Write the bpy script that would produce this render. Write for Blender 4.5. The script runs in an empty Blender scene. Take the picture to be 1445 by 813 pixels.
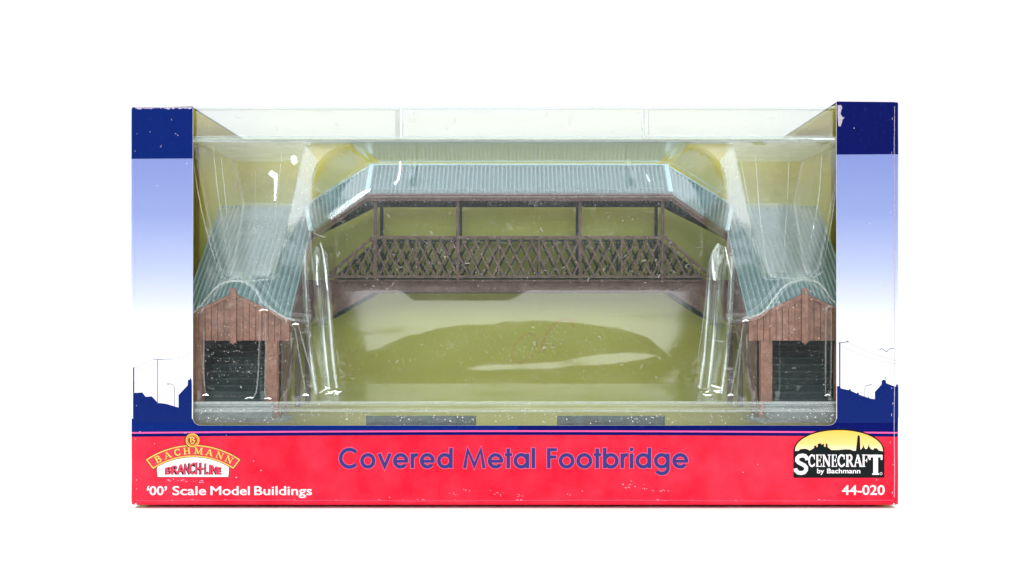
import bpy, bmesh, math, random
from mathutils import Vector, noise
random.seed(7)
PI = math.pi
S = 1.0 / 3000.0          # one modelling unit is a third of a millimetre
ZO = 274.5                # the eye level, in units above the table
VX, VY = 731.0, 440.0     # point of the front face opposite the lens
CAMD = 1500.0

sc = bpy.context.scene
col = sc.collection

def V(X, Y, Z): return Vector((X * S, Y * S, (Z + ZO) * S))
def clamp(x, a=0.0, b=1.0): return a if x < a else b if x > b else x
def sm(a, b, x):
    t = clamp((x - a) / (b - a)); return t * t * (3 - 2 * t)
def lerp(a, b, t): return a + (b - a) * t
def interp(pts, x):
    if x <= pts[0][0]: return pts[0][1]
    for (x0, y0), (x1, y1) in zip(pts, pts[1:]):
        if x <= x1: return y0 + (y1 - y0) * (x - x0) / (x1 - x0)
    return pts[-1][1]

# ------------------------------------------------------------------ mesh helper
class MB:
    def __init__(s): s.v = []; s.f = []; s.m = []; s.sm = []
    def add(s, verts, faces, mat=0, smooth=False):
        o = len(s.v); s.v += [V(*p) for p in verts]
        for f in faces: s.f.append([o + i for i in f]); s.m.append(mat); s.sm.append(smooth)
    def box(s, x0, x1, y0, y1, z0, z1, mat=0):
        vs = [(x, y, z) for x in (x0, x1) for y in (y0, y1) for z in (z0, z1)]
        s.add(vs, [(0, 1, 3, 2), (4, 6, 7, 5), (0, 4, 5, 1), (2, 3, 7, 6), (0, 2, 6, 4), (1, 5, 7, 3)], mat)
    def bar(s, a, b, w, d, mat=0):
        """square bar from a to b in the XZ plane: w across, d deep (Y)"""
        ax, ay, az = a; bx, by, bz = b
        dx, dz = bx - ax, bz - az; L = math.hypot(dx, dz) or 1
        nx, nz = -dz / L * w / 2, dx / L * w / 2
        vs = []
        for (x, y, z) in (a, b):
            for sg in (-1, 1):
                for dy in (-d / 2, d / 2): vs.append((x + sg * nx, y + dy, z + sg * nz))
        s.add(vs, [(0, 1, 3, 2), (4, 6, 7, 5), (0, 4, 5, 1), (2, 3, 7, 6), (0, 2, 6, 4), (1, 5, 7, 3)], mat)
    def prism_xz(s, poly, y0, y1, mat=0):
        n = len(poly)
        s.add([(x, y0, z) for x, z in poly] + [(x, y1, z) for x, z in poly],
              [list(range(n)), list(range(2 * n - 1, n - 1, -1))] + [(i, i + n, (i + 1) % n + n, (i + 1) % n) for i in range(n)], mat)
    def prism_yz(s, poly, x0, x1, mat=0):
        n = len(poly)
        s.add([(x0, y, z) for y, z in poly] + [(x1, y, z) for y, z in poly],
              [list(range(n)), list(range(2 * n - 1, n - 1, -1))] + [(i, i + n, (i + 1) % n + n, (i + 1) % n) for i in range(n)], mat)
    def grid(s, rows, mat=0, smooth=True):
        """rows: list of equally long lists of points"""
        n = len(rows[0]); vs = [p for r in rows for p in r]
        s.add(vs, [(i * n + j, i * n + j + 1, (i + 1) * n + j + 1, (i + 1) * n + j)
                   for i in range(len(rows) - 1) for j in range(n - 1)], mat, smooth)
    def tube(s, pts, r, n=8, mat=0, taper=None):
        pts = [Vector(p) for p in pts]; rings = []
        for i, p in enumerate(pts):
            t = (pts[min(i + 1, len(pts) - 1)] - pts[max(i - 1, 0)]).normalized()
            u = t.cross(Vector((0, 1, 0)))
            if u.length < .05: u = t.cross(Vector((1, 0, 0)))
            u.normalize(); w = t.cross(u)
            rr = r * (taper(i / (len(pts) - 1)) if taper else 1)
            rings.append([tuple(p + (u * math.cos(a) + w * math.sin(a)) * rr) for a in [2 * PI * k / n for k in range(n + 1)]])
        s.grid(rings, mat, True)
    def build(s, name, mats, parent=None):
        me = bpy.data.meshes.new(name)
        me.from_pydata([tuple(v) for v in s.v], [], s.f)
        for m in (mats if isinstance(mats, (list, tuple)) else [mats]): me.materials.append(m)
        for p, mi, sh in zip(me.polygons, s.m, s.sm): p.material_index = mi; p.use_smooth = sh
        me.update()
        o = bpy.data.objects.new(name, me); col.objects.link(o)
        if parent: attach(o, parent)
        return o
def fix(o):
    bm = bmesh.new(); bm.from_mesh(o.data); bmesh.ops.recalc_face_normals(bm, faces=bm.faces); bm.to_mesh(o.data); bm.free(); return o
WORLD_LOC = {}
def attach(o, parent):
    o.parent = parent
    base = WORLD_LOC.get(parent.name, Vector((0, 0, 0)))
    o.location = -base; WORLD_LOC[o.name] = Vector((0, 0, 0))
def tag(o, label=None, cat=None, group=None, kind=None):
    if label: o['label'] = label
    if cat: o['category'] = cat
    if group: o['group'] = group
    if kind: o['kind'] = kind
    return o
def thing(name, loc, label, cat):
    o = bpy.data.objects.new(name, None); col.objects.link(o); o.location = loc; o.empty_display_size = .01
    WORLD_LOC[o.name] = Vector(loc)
    return tag(o, label, cat)

# ------------------------------------------------------------------ materials
class NT:
    def __init__(s, name):
        s.mat = bpy.data.materials.new(name); s.mat.use_nodes = True
        s.t = s.mat.node_tree; s.t.nodes.clear()
        s.out = s.n('ShaderNodeOutputMaterial')
    def n(s, typ, **kw):
        nd = s.t.nodes.new(typ)
        for k, v in kw.items(): setattr(nd, k, v)
        return nd
    def l(s, a, b): s.t.links.new(a, b)
    def math(s, op, a, b=None, c=None):
        nd = s.n('ShaderNodeMath', operation=op)
        for i, x in enumerate((a, b, c)):
            if x is None: continue
            if isinstance(x, (int, float)): nd.inputs[i].default_value = x
            else: s.l(x, nd.inputs[i])
        return nd.outputs[0]
    def mix(s, fac, a, b):
        nd = s.n('ShaderNodeMix', data_type='RGBA')
        for sock, x in ((nd.inputs['Factor'], fac), (nd.inputs['A'], a), (nd.inputs['B'], b)):
            if isinstance(x, (int, float)): sock.default_value = x
            elif isinstance(x, tuple): sock.default_value = (*x, 1)
            else: s.l(x, sock)
        return next(o for o in nd.outputs if o.type == 'RGBA')
    def obj(s): return s.n('ShaderNodeTexCoord').outputs['Object']
    def noise(s, scale, detail=3, rough=.55, vec=None):
        nd = s.n('ShaderNodeTexNoise'); nd.inputs['Scale'].default_value = scale
        nd.inputs['Detail'].default_value = detail; nd.inputs['Roughness'].default_value = rough
        s.l(vec if vec else s.obj(), nd.inputs['Vector']); return nd.outputs['Fac']
    def ramp(s, fac, stops, interp='LINEAR'):
        nd = s.n('ShaderNodeValToRGB'); cr = nd.color_ramp; cr.interpolation = interp
        while len(cr.elements) < len(stops): cr.elements.new(.5)
        for e, (p, c) in zip(cr.elements, stops): e.position = p; e.color = (*c, 1)
        s.l(fac, nd.inputs['Fac']); return nd.outputs['Color']
    def specks(s, scale, rad, keep, vec=None):
        """sparse round specks: 1 inside a speck"""
        nd = s.n('ShaderNodeTexVoronoi'); nd.inputs['Scale'].default_value = scale
        s.l(vec if vec else s.obj(), nd.inputs['Vector'])
        sep = s.n('ShaderNodeSeparateColor'); s.l(nd.outputs['Color'], sep.inputs[0])
        a = s.math('LESS_THAN', nd.outputs['Distance'], s.math('MULTIPLY', sep.outputs[1], rad))
        return s.math('MULTIPLY', a, s.math('LESS_THAN', sep.outputs[0], keep))
    def bsdf(s, color, rough=.6, bump=None, bump_d=.0003, spec=.5, coat=0):
        b = s.n('ShaderNodeBsdfPrincipled')
        if isinstance(color, tuple): b.inputs['Base Color'].default_value = (*color, 1)
        else: s.l(color, b.inputs['Base Color'])
        if isinstance(rough, (int, float)): b.inputs['Roughness'].default_value = rough
        else: s.l(rough, b.inputs['Roughness'])
        b.inputs['Specular IOR Level'].default_value = spec
        b.inputs['Coat Weight'].default_value = coat
        if bump is not None:
            bp = s.n('ShaderNodeBump'); bp.inputs['Distance'].default_value = bump_d; bp.inputs['Strength'].default_value = .6
            s.l(bump, bp.inputs['Height']); s.l(bp.outputs[0], b.inputs['Normal'])
        s.l(b.outputs[0], s.out.inputs[0]); return b

def simple(name, c, rough=.6, var=.12, scale=180, bump=True, spec=.12, c2=None):
    t = NT(name)
    f = t.noise(scale, 4)
    d = c2 if c2 else tuple(x * (1 - 2.2 * var) for x in c)
    cc = t.mix(t.math('MULTIPLY', t.math('SUBTRACT', f, .3), 2.2), d, c)
    t.bsdf(cc, rough, f if bump else None, .0002, spec)
    return t.mat

NAVY = (.0015, .016, .155); NAVY2 = (.001, .005, .105)
RED = (.74, .038, .075)

def print_mat():
    """the carton's printing: navy, sky blue fading to white, navy, pink rule, red"""
    t = NT('carton_print')
    ob = t.obj(); sp = t.n('ShaderNodeSeparateXYZ'); t.l(ob, sp.inputs[0])
    zu = t.math('SUBTRACT', t.math('MULTIPLY', sp.outputs['Z'], 1 / S), ZO)
    xu = t.math('MULTIPLY', sp.outputs['X'], 1 / S)
    zt = t.math('SUBTRACT', zu, t.math('MULTIPLY', xu, .0060))
    grain = t.noise(2600, 2)
    # printed fade of the sky, from y=221 down to y=520
    g = t.math('DIVIDE', t.math('SUBTRACT', 219, zu), 292)
    sky = t.ramp(g, [(0, (.225, .285, .61)), (.28, (.28, .35, .66)), (.55, (.46, .53, .76)), (.8, (.74, .77, .83)), (1, (.84, .85, .87))])
    sky = t.mix(t.math('MULTIPLY', t.math('SUBTRACT', grain, .5), .25), sky, (.1, .15, .5))
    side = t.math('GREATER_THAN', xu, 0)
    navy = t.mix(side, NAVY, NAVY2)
    navy = t.mix(t.math('MULTIPLY', t.math('GREATER_THAN', t.noise(420, 5, .7), .6), .3), navy, (.010, .035, .21))
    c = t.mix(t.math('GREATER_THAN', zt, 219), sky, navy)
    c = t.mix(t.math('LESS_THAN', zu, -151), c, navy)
    bow = t.math('ADD', zu, t.math('MULTIPLY', t.math('MULTIPLY', xu, xu), 8.5e-6))
    c = t.mix(t.math('LESS_THAN', bow, -167.3), c, (.86, .10, .32))
    c = t.mix(t.math('LESS_THAN', bow, -169.6), c, NAVY2)
    rn = t.noise(90, 4); rub = t.math('MULTIPLY', t.math('SUBTRACT', t.math('ADD', t.math('MULTIPLY', rn, .5), t.math('MULTIPLY', t.noise(14, 4), .5)), .40), 3.4); rub = t.math('MINIMUM', t.math('MAXIMUM', rub, 0.0), 1.0)
    red = t.mix(rub, (.68, .008, .030), RED)
    red = t.mix(t.math('MULTIPLY', t.math('SUBTRACT', grain, .5), .5), red, (1, .22, .26))
    c = t.mix(t.math('LESS_THAN', bow, -174.0), c, red)
    # rubbed white flecks in the ink
    w = t.math('MULTIPLY', t.specks(860, .22, .05), t.math('GREATER_THAN', t.noise(60, 3), .56))
    w2 = t.math('MULTIPLY', t.specks(405, .10, .03), .8)
    c = t.mix(t.math('MAXIMUM', t.math('MULTIPLY', w, .8), w2), c, (.85, .82, .86))
    b = t.bsdf(c, .5, t.noise(1500, 3), .00004, .05)
    return t.mat

M = {}
M['print'] = print_mat()
M['board'] = simple('raw_white_board', (.82, .80, .80), .8, .05, 900)
M['ink_navy'] = simple('navy_ink', NAVY, .4, .12, 700, False)
M['ink_line'] = simple('grey_blue_ink', (.16, .19, .28), .5, .1, 700, False)
M['ink_title'] = simple('title_ink', (.024, .034, .20), .45, .22, 1500, False, c2=(.042, .035, .165))
M['ink_halo'] = simple('lilac_halo', (.80, .13, .26), .5, .05, 700, False)
M['ink_white'] = simple('white_ink', (.88, .86, .88), .45, .05, 900, False)
M['ink_black'] = simple('black_ink', (.004, .008, .009), .4, .1, 700, False)
M['ink_gold'] = simple('gold_ink', (.90, .62, .12), .45, .1, 900, False)
M['ink_cream'] = simple('cream_ink', (.92, .68, .30), .45, .1, 900, False)
M['ink_shadow'] = simple('dark_brown_ink', (.13, .03, .03), .45, .1, 900, False)
M['ink_maroon'] = simple('maroon_ink', (.42, .035, .035), .45, .1, 900, False)
M['ink_red'] = simple('emblem_red_ink', (.80, .05, .08), .45, .1, 900, False)
M['ink_plum'] = simple('plum_ink', (.72, .06, .12), .45, .1, 900, False)
def orange_fade():
    t = NT('orange_fade_ink'); sp = t.n('ShaderNodeSeparateXYZ'); t.l(t.obj(), sp.inputs[0])
    zu = t.math('SUBTRACT', t.math('MULTIPLY', sp.outputs['Z'], 1 / S), ZO)
    g = t.math('DIVIDE', t.math('ADD', zu, 198), 33)
    t.bsdf(t.ramp(g, [(0, (.93, .80, .60)), (.35, (.92, .60, .19)), (1, (.92, .50, .045))]), .45); return t.mat
M['ink_orange'] = orange_fade()
M['tear'] = simple('torn_paper', (.66, .60, .76), .8, .2, 900)

def olive():
    t = NT('olive_card'); f = t.noise(30, 3); g = t.noise(1800, 3)
    sp = t.n('ShaderNodeSeparateXYZ'); t.l(t.obj(), sp.inputs[0])
    hz = t.math('ADD', t.math('MULTIPLY', t.math('SUBTRACT', sp.outputs['Z'], (130 + ZO) * S), 1 / (95 * S)), t.math('MULTIPLY', t.math('SUBTRACT', f, .5), .8))
    hz = t.math('MINIMUM', t.math('MAXIMUM', hz, 0.0), 1.0)
    c = t.mix(f, (.58, .63, .165), (.66, .71, .22))
    c = t.mix(hz, c, (.74, .63, .10))
    c = t.mix(t.math('MULTIPLY', g, .35), c, (.54, .52, .09))
    t.bsdf(c, .7, g, .0001, .25); return t.mat
M['olive'] = olive()
M['inside'] = simple('carton_inside', (.72, .63, .12), .75, .12, 60)
M['crayon'] = simple('orange_crayon', (.72, .56, .20), .8, .05, 900)
def corr(name='corrugated_grey_paint'):
    t = NT(name); f = t.noise(420, 5, .65); g = t.noise(50, 3)
    c = t.mix(f, (.13, .225, .235), (.33, .465, .475))
    c = t.mix(t.math('MULTIPLY', t.math('GREATER_THAN', t.noise(900, 4, .7), .63), .55), c, (.06, .12, .14))
    c = t.mix(t.math('MULTIPLY', g, .3), c, (.22, .31, .31))
    t.bsdf(c, .6, f, .00025, .35); return t.mat
M['corr'] = corr()
M['cap'] = simple('pale_blue_flashing', (.52, .70, .74), .5, .08, 500)
def brownmat(name, a, b, speck=True):
    t = NT(name); f = t.noise(300, 5, .65)
    c = t.mix(t.math('MULTIPLY', t.math('SUBTRACT', f, .28), 2.3), a, b)
    if speck: c = t.mix(t.math('MULTIPLY', t.math('GREATER_THAN', t.noise(1300, 3, .7), .62), .5), c, (.06, .035, .03))
    t.bsdf(c, .62, f, .0003, .35); return t.mat
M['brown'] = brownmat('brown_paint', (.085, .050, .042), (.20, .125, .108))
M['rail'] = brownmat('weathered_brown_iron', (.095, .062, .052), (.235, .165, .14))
M['wood'] = brownmat('red_brown_boards', (.20, .098, .072), (.40, .21, .155), True)
M['groove'] = simple('board_groove', (.10, .05, .04), .8, .2, 600)
M['dark'] = brownmat('dark_teal_and_shade', (.012, .030, .030), (.03, .065, .065), False)  # deck colour, also painted shade on far ironwork and inside the stairs
M['step'] = brownmat('dark_teal_steps', (.008, .028, .030), (.022, .060, .062), False)
M['tread'] = brownmat('lighter_teal_treads', (.018, .050, .052), (.050, .105, .106), False)  # a lighter teal than the steps below
M['slab'] = simple('grey_slab_reflection', (.22, .28, .29), .6, .2, 300)
M['dim'] = simple('dark_teal_strip', (.06, .13, .15), .6, .3, 300)

def plastic(name='clear_plastic', haze=.012, tint=(.955, .975, .96), specky=1.0, F0=.075, K=.88, rough=.045):
    t = NT(name)
    geo = t.n('ShaderNodeNewGeometry')
    bp = t.n('ShaderNodeBump'); bp.inputs['Distance'].default_value = .0006; bp.inputs['Strength'].default_value = .10
    t.l(t.noise(55, 3, .5), bp.inputs['Height'])
    dt = t.n('ShaderNodeVectorMath', operation='DOT_PRODUCT'); t.l(geo.outputs['Incoming'], dt.inputs[0]); t.l(bp.outputs[0], dt.inputs[1])
    c = t.math('ABSOLUTE', dt.outputs['Value'])
    k = t.math('POWER', t.math('SUBTRACT', 1.0, t.math('MINIMUM', c, 1.0)), 4.0)
    F = t.math('MINIMUM', .93, t.math('ADD', F0, t.math('MULTIPLY', k, K)))
    tr = t.n('ShaderNodeBsdfTransparent'); tr.inputs[0].default_value = (*tint, 1)
    gl = t.n('ShaderNodeBsdfGlossy'); gl.inputs['Roughness'].default_value = rough; t.l(bp.outputs[0], gl.inputs['Normal'])
    gl.inputs[0].default_value = (.97, 1, 1, 1)
    m1 = t.n('ShaderNodeMixShader'); t.l(F, m1.inputs[0]); t.l(tr.outputs[0], m1.inputs[1]); t.l(gl.outputs[0], m1.inputs[2])
    df = t.n('ShaderNodeBsdfDiffuse'); df.inputs[0].default_value = (.90, .93, .90, 1)
    tl = t.n('ShaderNodeBsdfTranslucent'); tl.inputs[0].default_value = (.90, .93, .90, 1)
    ms = t.n('ShaderNodeMixShader'); ms.inputs[0].default_value = .3; t.l(df.outputs[0], ms.inputs[1]); t.l(tl.outputs[0], ms.inputs[2])
    cl = t.math('ADD', .35, t.math('MULTIPLY', t.math('GREATER_THAN', t.noise(28, 3), .50), .65))
    sp = t.math('MAXIMUM', t.math('MULTIPLY', t.specks(520, .13, .20), cl), t.math('MULTIPLY', t.specks(1150, .24, .16), cl))
    scr = t.n('ShaderNodeTexNoise'); scr.inputs['Scale'].default_value = 260; scr.inputs['Detail'].default_value = 5
    t.l(t.obj(), scr.inputs['Vector'])
    scuff_and_veil = t.math('MULTIPLY', t.math('GREATER_THAN', scr.outputs['Fac'], .66), .10)
    # thin scratches: two sets of long drawn-out noise
    mp = t.n('ShaderNodeMapping'); mp.inputs['Rotation'].default_value = (.3, .9, .2); mp.inputs['Scale'].default_value = (40, 900, 900)
    t.l(t.obj(), mp.inputs[0])
    sn = t.n('ShaderNodeTexNoise'); sn.inputs['Scale'].default_value = 1; sn.inputs['Detail'].default_value = 2; t.l(mp.outputs[0], sn.inputs['Vector'])
    scr2 = t.math('MULTIPLY', t.math('GREATER_THAN', sn.outputs['Fac'], .74), .22)
    fac = t.math('MAXIMUM', t.math('MULTIPLY', sp, .62 * specky), t.math('MAXIMUM', scuff_and_veil, scr2))
    at = t.n('ShaderNodeAttribute'); at.attribute_name = 'scuff_and_veil'  # painted veil: reflected white put into the plastic as diffuse haze
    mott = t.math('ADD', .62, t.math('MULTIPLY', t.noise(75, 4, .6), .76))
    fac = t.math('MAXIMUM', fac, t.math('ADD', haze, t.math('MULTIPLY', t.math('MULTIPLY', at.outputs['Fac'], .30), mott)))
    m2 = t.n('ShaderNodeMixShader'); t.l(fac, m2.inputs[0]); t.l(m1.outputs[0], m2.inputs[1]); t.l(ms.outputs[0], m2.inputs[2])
    t.l(m2.outputs[0], t.out.inputs[0]); return t.mat
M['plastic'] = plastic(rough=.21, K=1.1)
M['bead'] = plastic('clear_plastic_edge', .12, (.90, .94, .94), 0.0)
M['bevel'] = plastic('clear_plastic_bevel', .05, (.92, .95, .95), 0.0, .13)
M['dust'] = simple('pale_dust', (.92, .93, .86), .9, .08, 900, False)
M['film'] = plastic('clear_plastic_film', .07, (.83, .875, .95), .6, .06, .5)

# ================================================================== SETTING
def tabletop():
    t = NT('white_table'); f = t.noise(40, 3)
    t.bsdf(t.mix(f, (.90, .90, .90), (.94, .94, .94)), .7, None, spec=.1)
    m = MB(); Z = -ZO - 3.4
    m.add([(-6000, -560, Z), (6000, -560, Z), (6000, 1300, Z), (-6000, 1300, Z)], [(0, 1, 2, 3)])
    m.add([(-6000, -560, Z - 1), (6000, -560, Z - 1), (6000, -560, Z - 90), (-6000, -560, Z - 90)], [(0, 3, 2, 1)])
    o = m.build('tabletop', t.mat); tag(o, 'plain white table surface under the box', 'table', kind='structure')
tabletop()

# ================================================================== CARTON
box = thing('window_box', V(0, 140, -ZO - 3.3), 'navy, sky blue and red window carton standing upright on the white table', 'box')
XL, XR = -541.0, 532.0
ZB = -268.0                                       # fold above the bottom turn-in
ZTL, ZTR = 289.0, 296.0
WXL, WXR = 272 - VX, 1180.5 - VX                  # window cut-out
ZWB = 440 - 600.5
RC = 11.0
DEPTH = 300.0
def front_panel():
    m = MB(); bm_pts = []
    pts = [(XL, ZTL - 1), (XL, ZB), (XR, ZB), (XR, ZTR), (WXR, ZTR + .8)]
    arc = [(WXR - RC + RC * math.cos(a), ZWB + RC + RC * math.sin(a)) for a in [-k * PI / 2 / 6 for k in range(7)]]
    arc2 = [(WXL + RC - RC * math.sin(a), ZWB + RC - RC * math.cos(a)) for a in [k * PI / 2 / 6 for k in range(7)]]
    pts += arc + arc2 + [(WXL, ZTL + .8)]
    me_bm = bmesh.new()
    # front face (print), back face (board), cut edge (white)
    n = len(pts)
    f0 = [me_bm.verts.new(V(x, 0, z)) for x, z in pts]
    f1 = [me_bm.verts.new(V(x, 1.6, z)) for x, z in pts]
    a = me_bm.faces.new(f0); b = me_bm.faces.new(f1[::-1]); b.material_index = 1
    for i in range(n):
        f = me_bm.faces.new((f0[i], f1[i], f1[(i + 1) % n], f0[(i + 1) % n])); f.material_index = 2
    a.normal_update(); b.normal_update()
    bmesh.ops.triangulate(me_bm, faces=[a, b])
    # rounded folds
    def fold(path, outx, outz, r, nseg=5):
        rows = []
        for (x, z) in path:
            rows.append([me_bm.verts.new(V(x + outx * r * math.sin(k / nseg * PI / 2), r * (1 - math.cos(k / nseg * PI / 2)), z + outz * r * math.sin(k / nseg * PI / 2))) for k in range(nseg + 1)])
        for i in range(len(path) - 1):
            for k in range(nseg):
                f = me_bm.faces.new((rows[i][k], rows[i][k + 1], rows[i + 1][k + 1], rows[i + 1][k])); f.smooth = True
    zs = [ZTL - 2 + (ZB - ZTL + 2) * i / 30 for i in range(31)]
    fold([(XL - .01 + noise.noise(Vector((1, z * .02, 0))) * .5, z) for z in zs], -1, 0, 6.5)
    zs = [ZTR - 1 + (ZB - ZTR + 1) * i / 30 for i in range(31)]
    fold([(XR + .01 + noise.noise(Vector((4, z * .02, 0))) * .5, z) for z in zs], 1, 0, 6.5)
    fold([(XL + 2 + (XR - XL - 4) * i / 40, ZB + .01) for i in range(41)], 0, -1, 5.6)
    for cx_, sg in ((XL, -1), (XR, 1)):
        rows = []
        for i in range(7):
            a_ = i / 6 * PI / 2; rx_ = lerp(6.5, 5.6, i / 6)
            rows.append([me_bm.verts.new(V(cx_ + sg * math.cos(a_) * rx_ * math.sin(b_), rx_ * (1 - math.cos(b_)) + .02, ZB - math.sin(a_) * rx_ * math.sin(b_))) for b_ in [k / 5 * PI / 2 for k in range(6)]])
        for i in range(6):
            for k in range(5):
                f = me_bm.faces.new((rows[i][k], rows[i][k + 1], rows[i + 1][k + 1], rows[i + 1][k])); f.smooth = True
    bmesh.ops.recalc_face_normals(me_bm, faces=me_bm.faces)
    me = bpy.data.meshes.new('front_panel'); me_bm.to_mesh(me); me_bm.free()
    for k in ('print', 'inside', 'board'): me.materials.append(M[k])
    o = bpy.data.objects.new('front_panel', me); col.objects.link(o); attach(o, box); return o
front = front_panel()
def slabbox(name, mats, *a):
    m = MB(); m.box(*a); return m.build(name, mats, box)
# side panels, seen from inside through the window
for x0, x1, zt in ((XL - 6.5, XL - 4.9, ZTL - 3), (XR + 4.9, XR + 6.5, ZTR - 2)):
    m = MB(); m.box(x0, x1, 6.6, DEPTH, ZB - 5, zt, 0)
    xi = x1 + .2 if x0 < 0 else x0 - .2
    m.add([(xi, 6.8, ZB), (xi, DEPTH - 2, ZB), (xi, DEPTH - 2, zt - 2), (xi, 6.8, zt - 2)], [(0, 1, 2, 3)], 1)
    m.build('side_panel', [M['print'], M['inside']], box)
m = MB(); m.box(XL + 6, XR - 6, 34, DEPTH - 10, -ZO - 3.2, -ZO - 1.8, 0)
m.add([(XL - 4, 7.5, -ZO + 3.5), (XR + 4, 7.5, -ZO + 3.5), (XR + 4, DEPTH - 3, -ZO + 3.5), (XL - 4, DEPTH - 3, -ZO + 3.5)], [(0, 1, 2, 3)], 1)
m.build('bottom_panel', [M['print'], M['inside']], box)
m = MB(); m.box(XL - 6.4, XR + 6.4, DEPTH + .2, DEPTH + 1.8, -ZO + .6, 291); m.build('back_panel', M['inside'], box)
# the top is cut away between two strips of board
for x0, x1, zt in ((XL - 4.5, WXL, ZTL), (WXR, XR + 4.5, ZTR)):
    m = MB(); m.box(x0, x1, 2.2, DEPTH, zt - 1.5, zt, 0)
    m.add([(x0 + .3, 2.5, zt - 1.8), (x1 - .3, 2.5, zt - 1.8), (x1 - .3, DEPTH - 2, zt - 1.8), (x0 + .3, DEPTH - 2, zt - 1.8)], [(0, 1, 2, 3)], 1)
    m.build('top_panel', [M['print'], M['inside']], box)
m = MB(); m.box(XL + 40, XR - 40, DEPTH - 26, DEPTH, 287.6, 289); m.build('top_panel', M['inside'], box)

# ------------------------------------------------------------------ printing
def PX(x, y, lift=0.0): return (x - VX, -.15 - lift, VY - y)
class Ink(MB):
    k = 0
    def poly(s, pts, mat=0, lift=0.0):
        """filled polygon in photo millimetre grid (x right, y down), concave allowed"""
        vs = [PX(x, y, lift) for x, y in pts]
        bm = bmesh.new(); f = bm.faces.new([bm.verts.new(v) for v in vs])
        f.normal_update(); bmesh.ops.triangulate(bm, faces=[f]); bm.verts.index_update()
        s.add([tuple(v.co) for v in bm.verts], [[v.index for v in ff.verts] for ff in bm.faces], mat); bm.free()
    def stroke(s, pts, w, mat=0, lift=0.0, closed=False):
        s.k += 1; lift += (s.k % 40) * .0012
        P = [Vector(p) for p in pts]; n = len(P); L = []; R = []
        for i in range(n):
            a = P[i - 1] if (i > 0 or closed) else None
            b = P[(i + 1) % n] if (i < n - 1 or closed) else None
            d0 = (P[i] - a).normalized() if a is not None else None
            d1 = (b - P[i]).normalized() if b is not None else None
            if d0 is None: d0 = d1
            if d1 is None: d1 = d0
            n0 = Vector((-d0.y, d0.x)); n1 = Vector((-d1.y, d1.x)); mt = (n0 + n1)
            mt = mt.normalized() if mt.length > 1e-6 else n0
            k = 1 / max(.45, mt.dot(n0))
            L.append(P[i] + mt * w / 2 * k); R.append(P[i] - mt * w / 2 * k)
        vs = [PX(p.x, p.y, lift) for p in L] + [PX(p.x, p.y, lift) for p in R]
        m = n if closed else n - 1
        s.add(vs, [(i, (i + 1) % n, n + (i + 1) % n, n + i) for i in range(m)], mat)
    def ell(s, cx, cy, rx, ry, mat=0, lift=0, n=28):
        s.poly([(cx + rx * math.cos(2 * PI * k / n), cy + ry * math.sin(2 * PI * k / n)) for k in range(n)], mat, lift)
def arcpts(cx, cy, rx, ry, a0, a1, n=22):
    """degrees, counter-clockwise on the page"""
    return [(cx + rx * math.cos(math.radians(a0 + (a1 - a0) * k / n)), cy - ry * math.sin(math.radians(a0 + (a1 - a0) * k / n))) for k in range(n + 1)]

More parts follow.
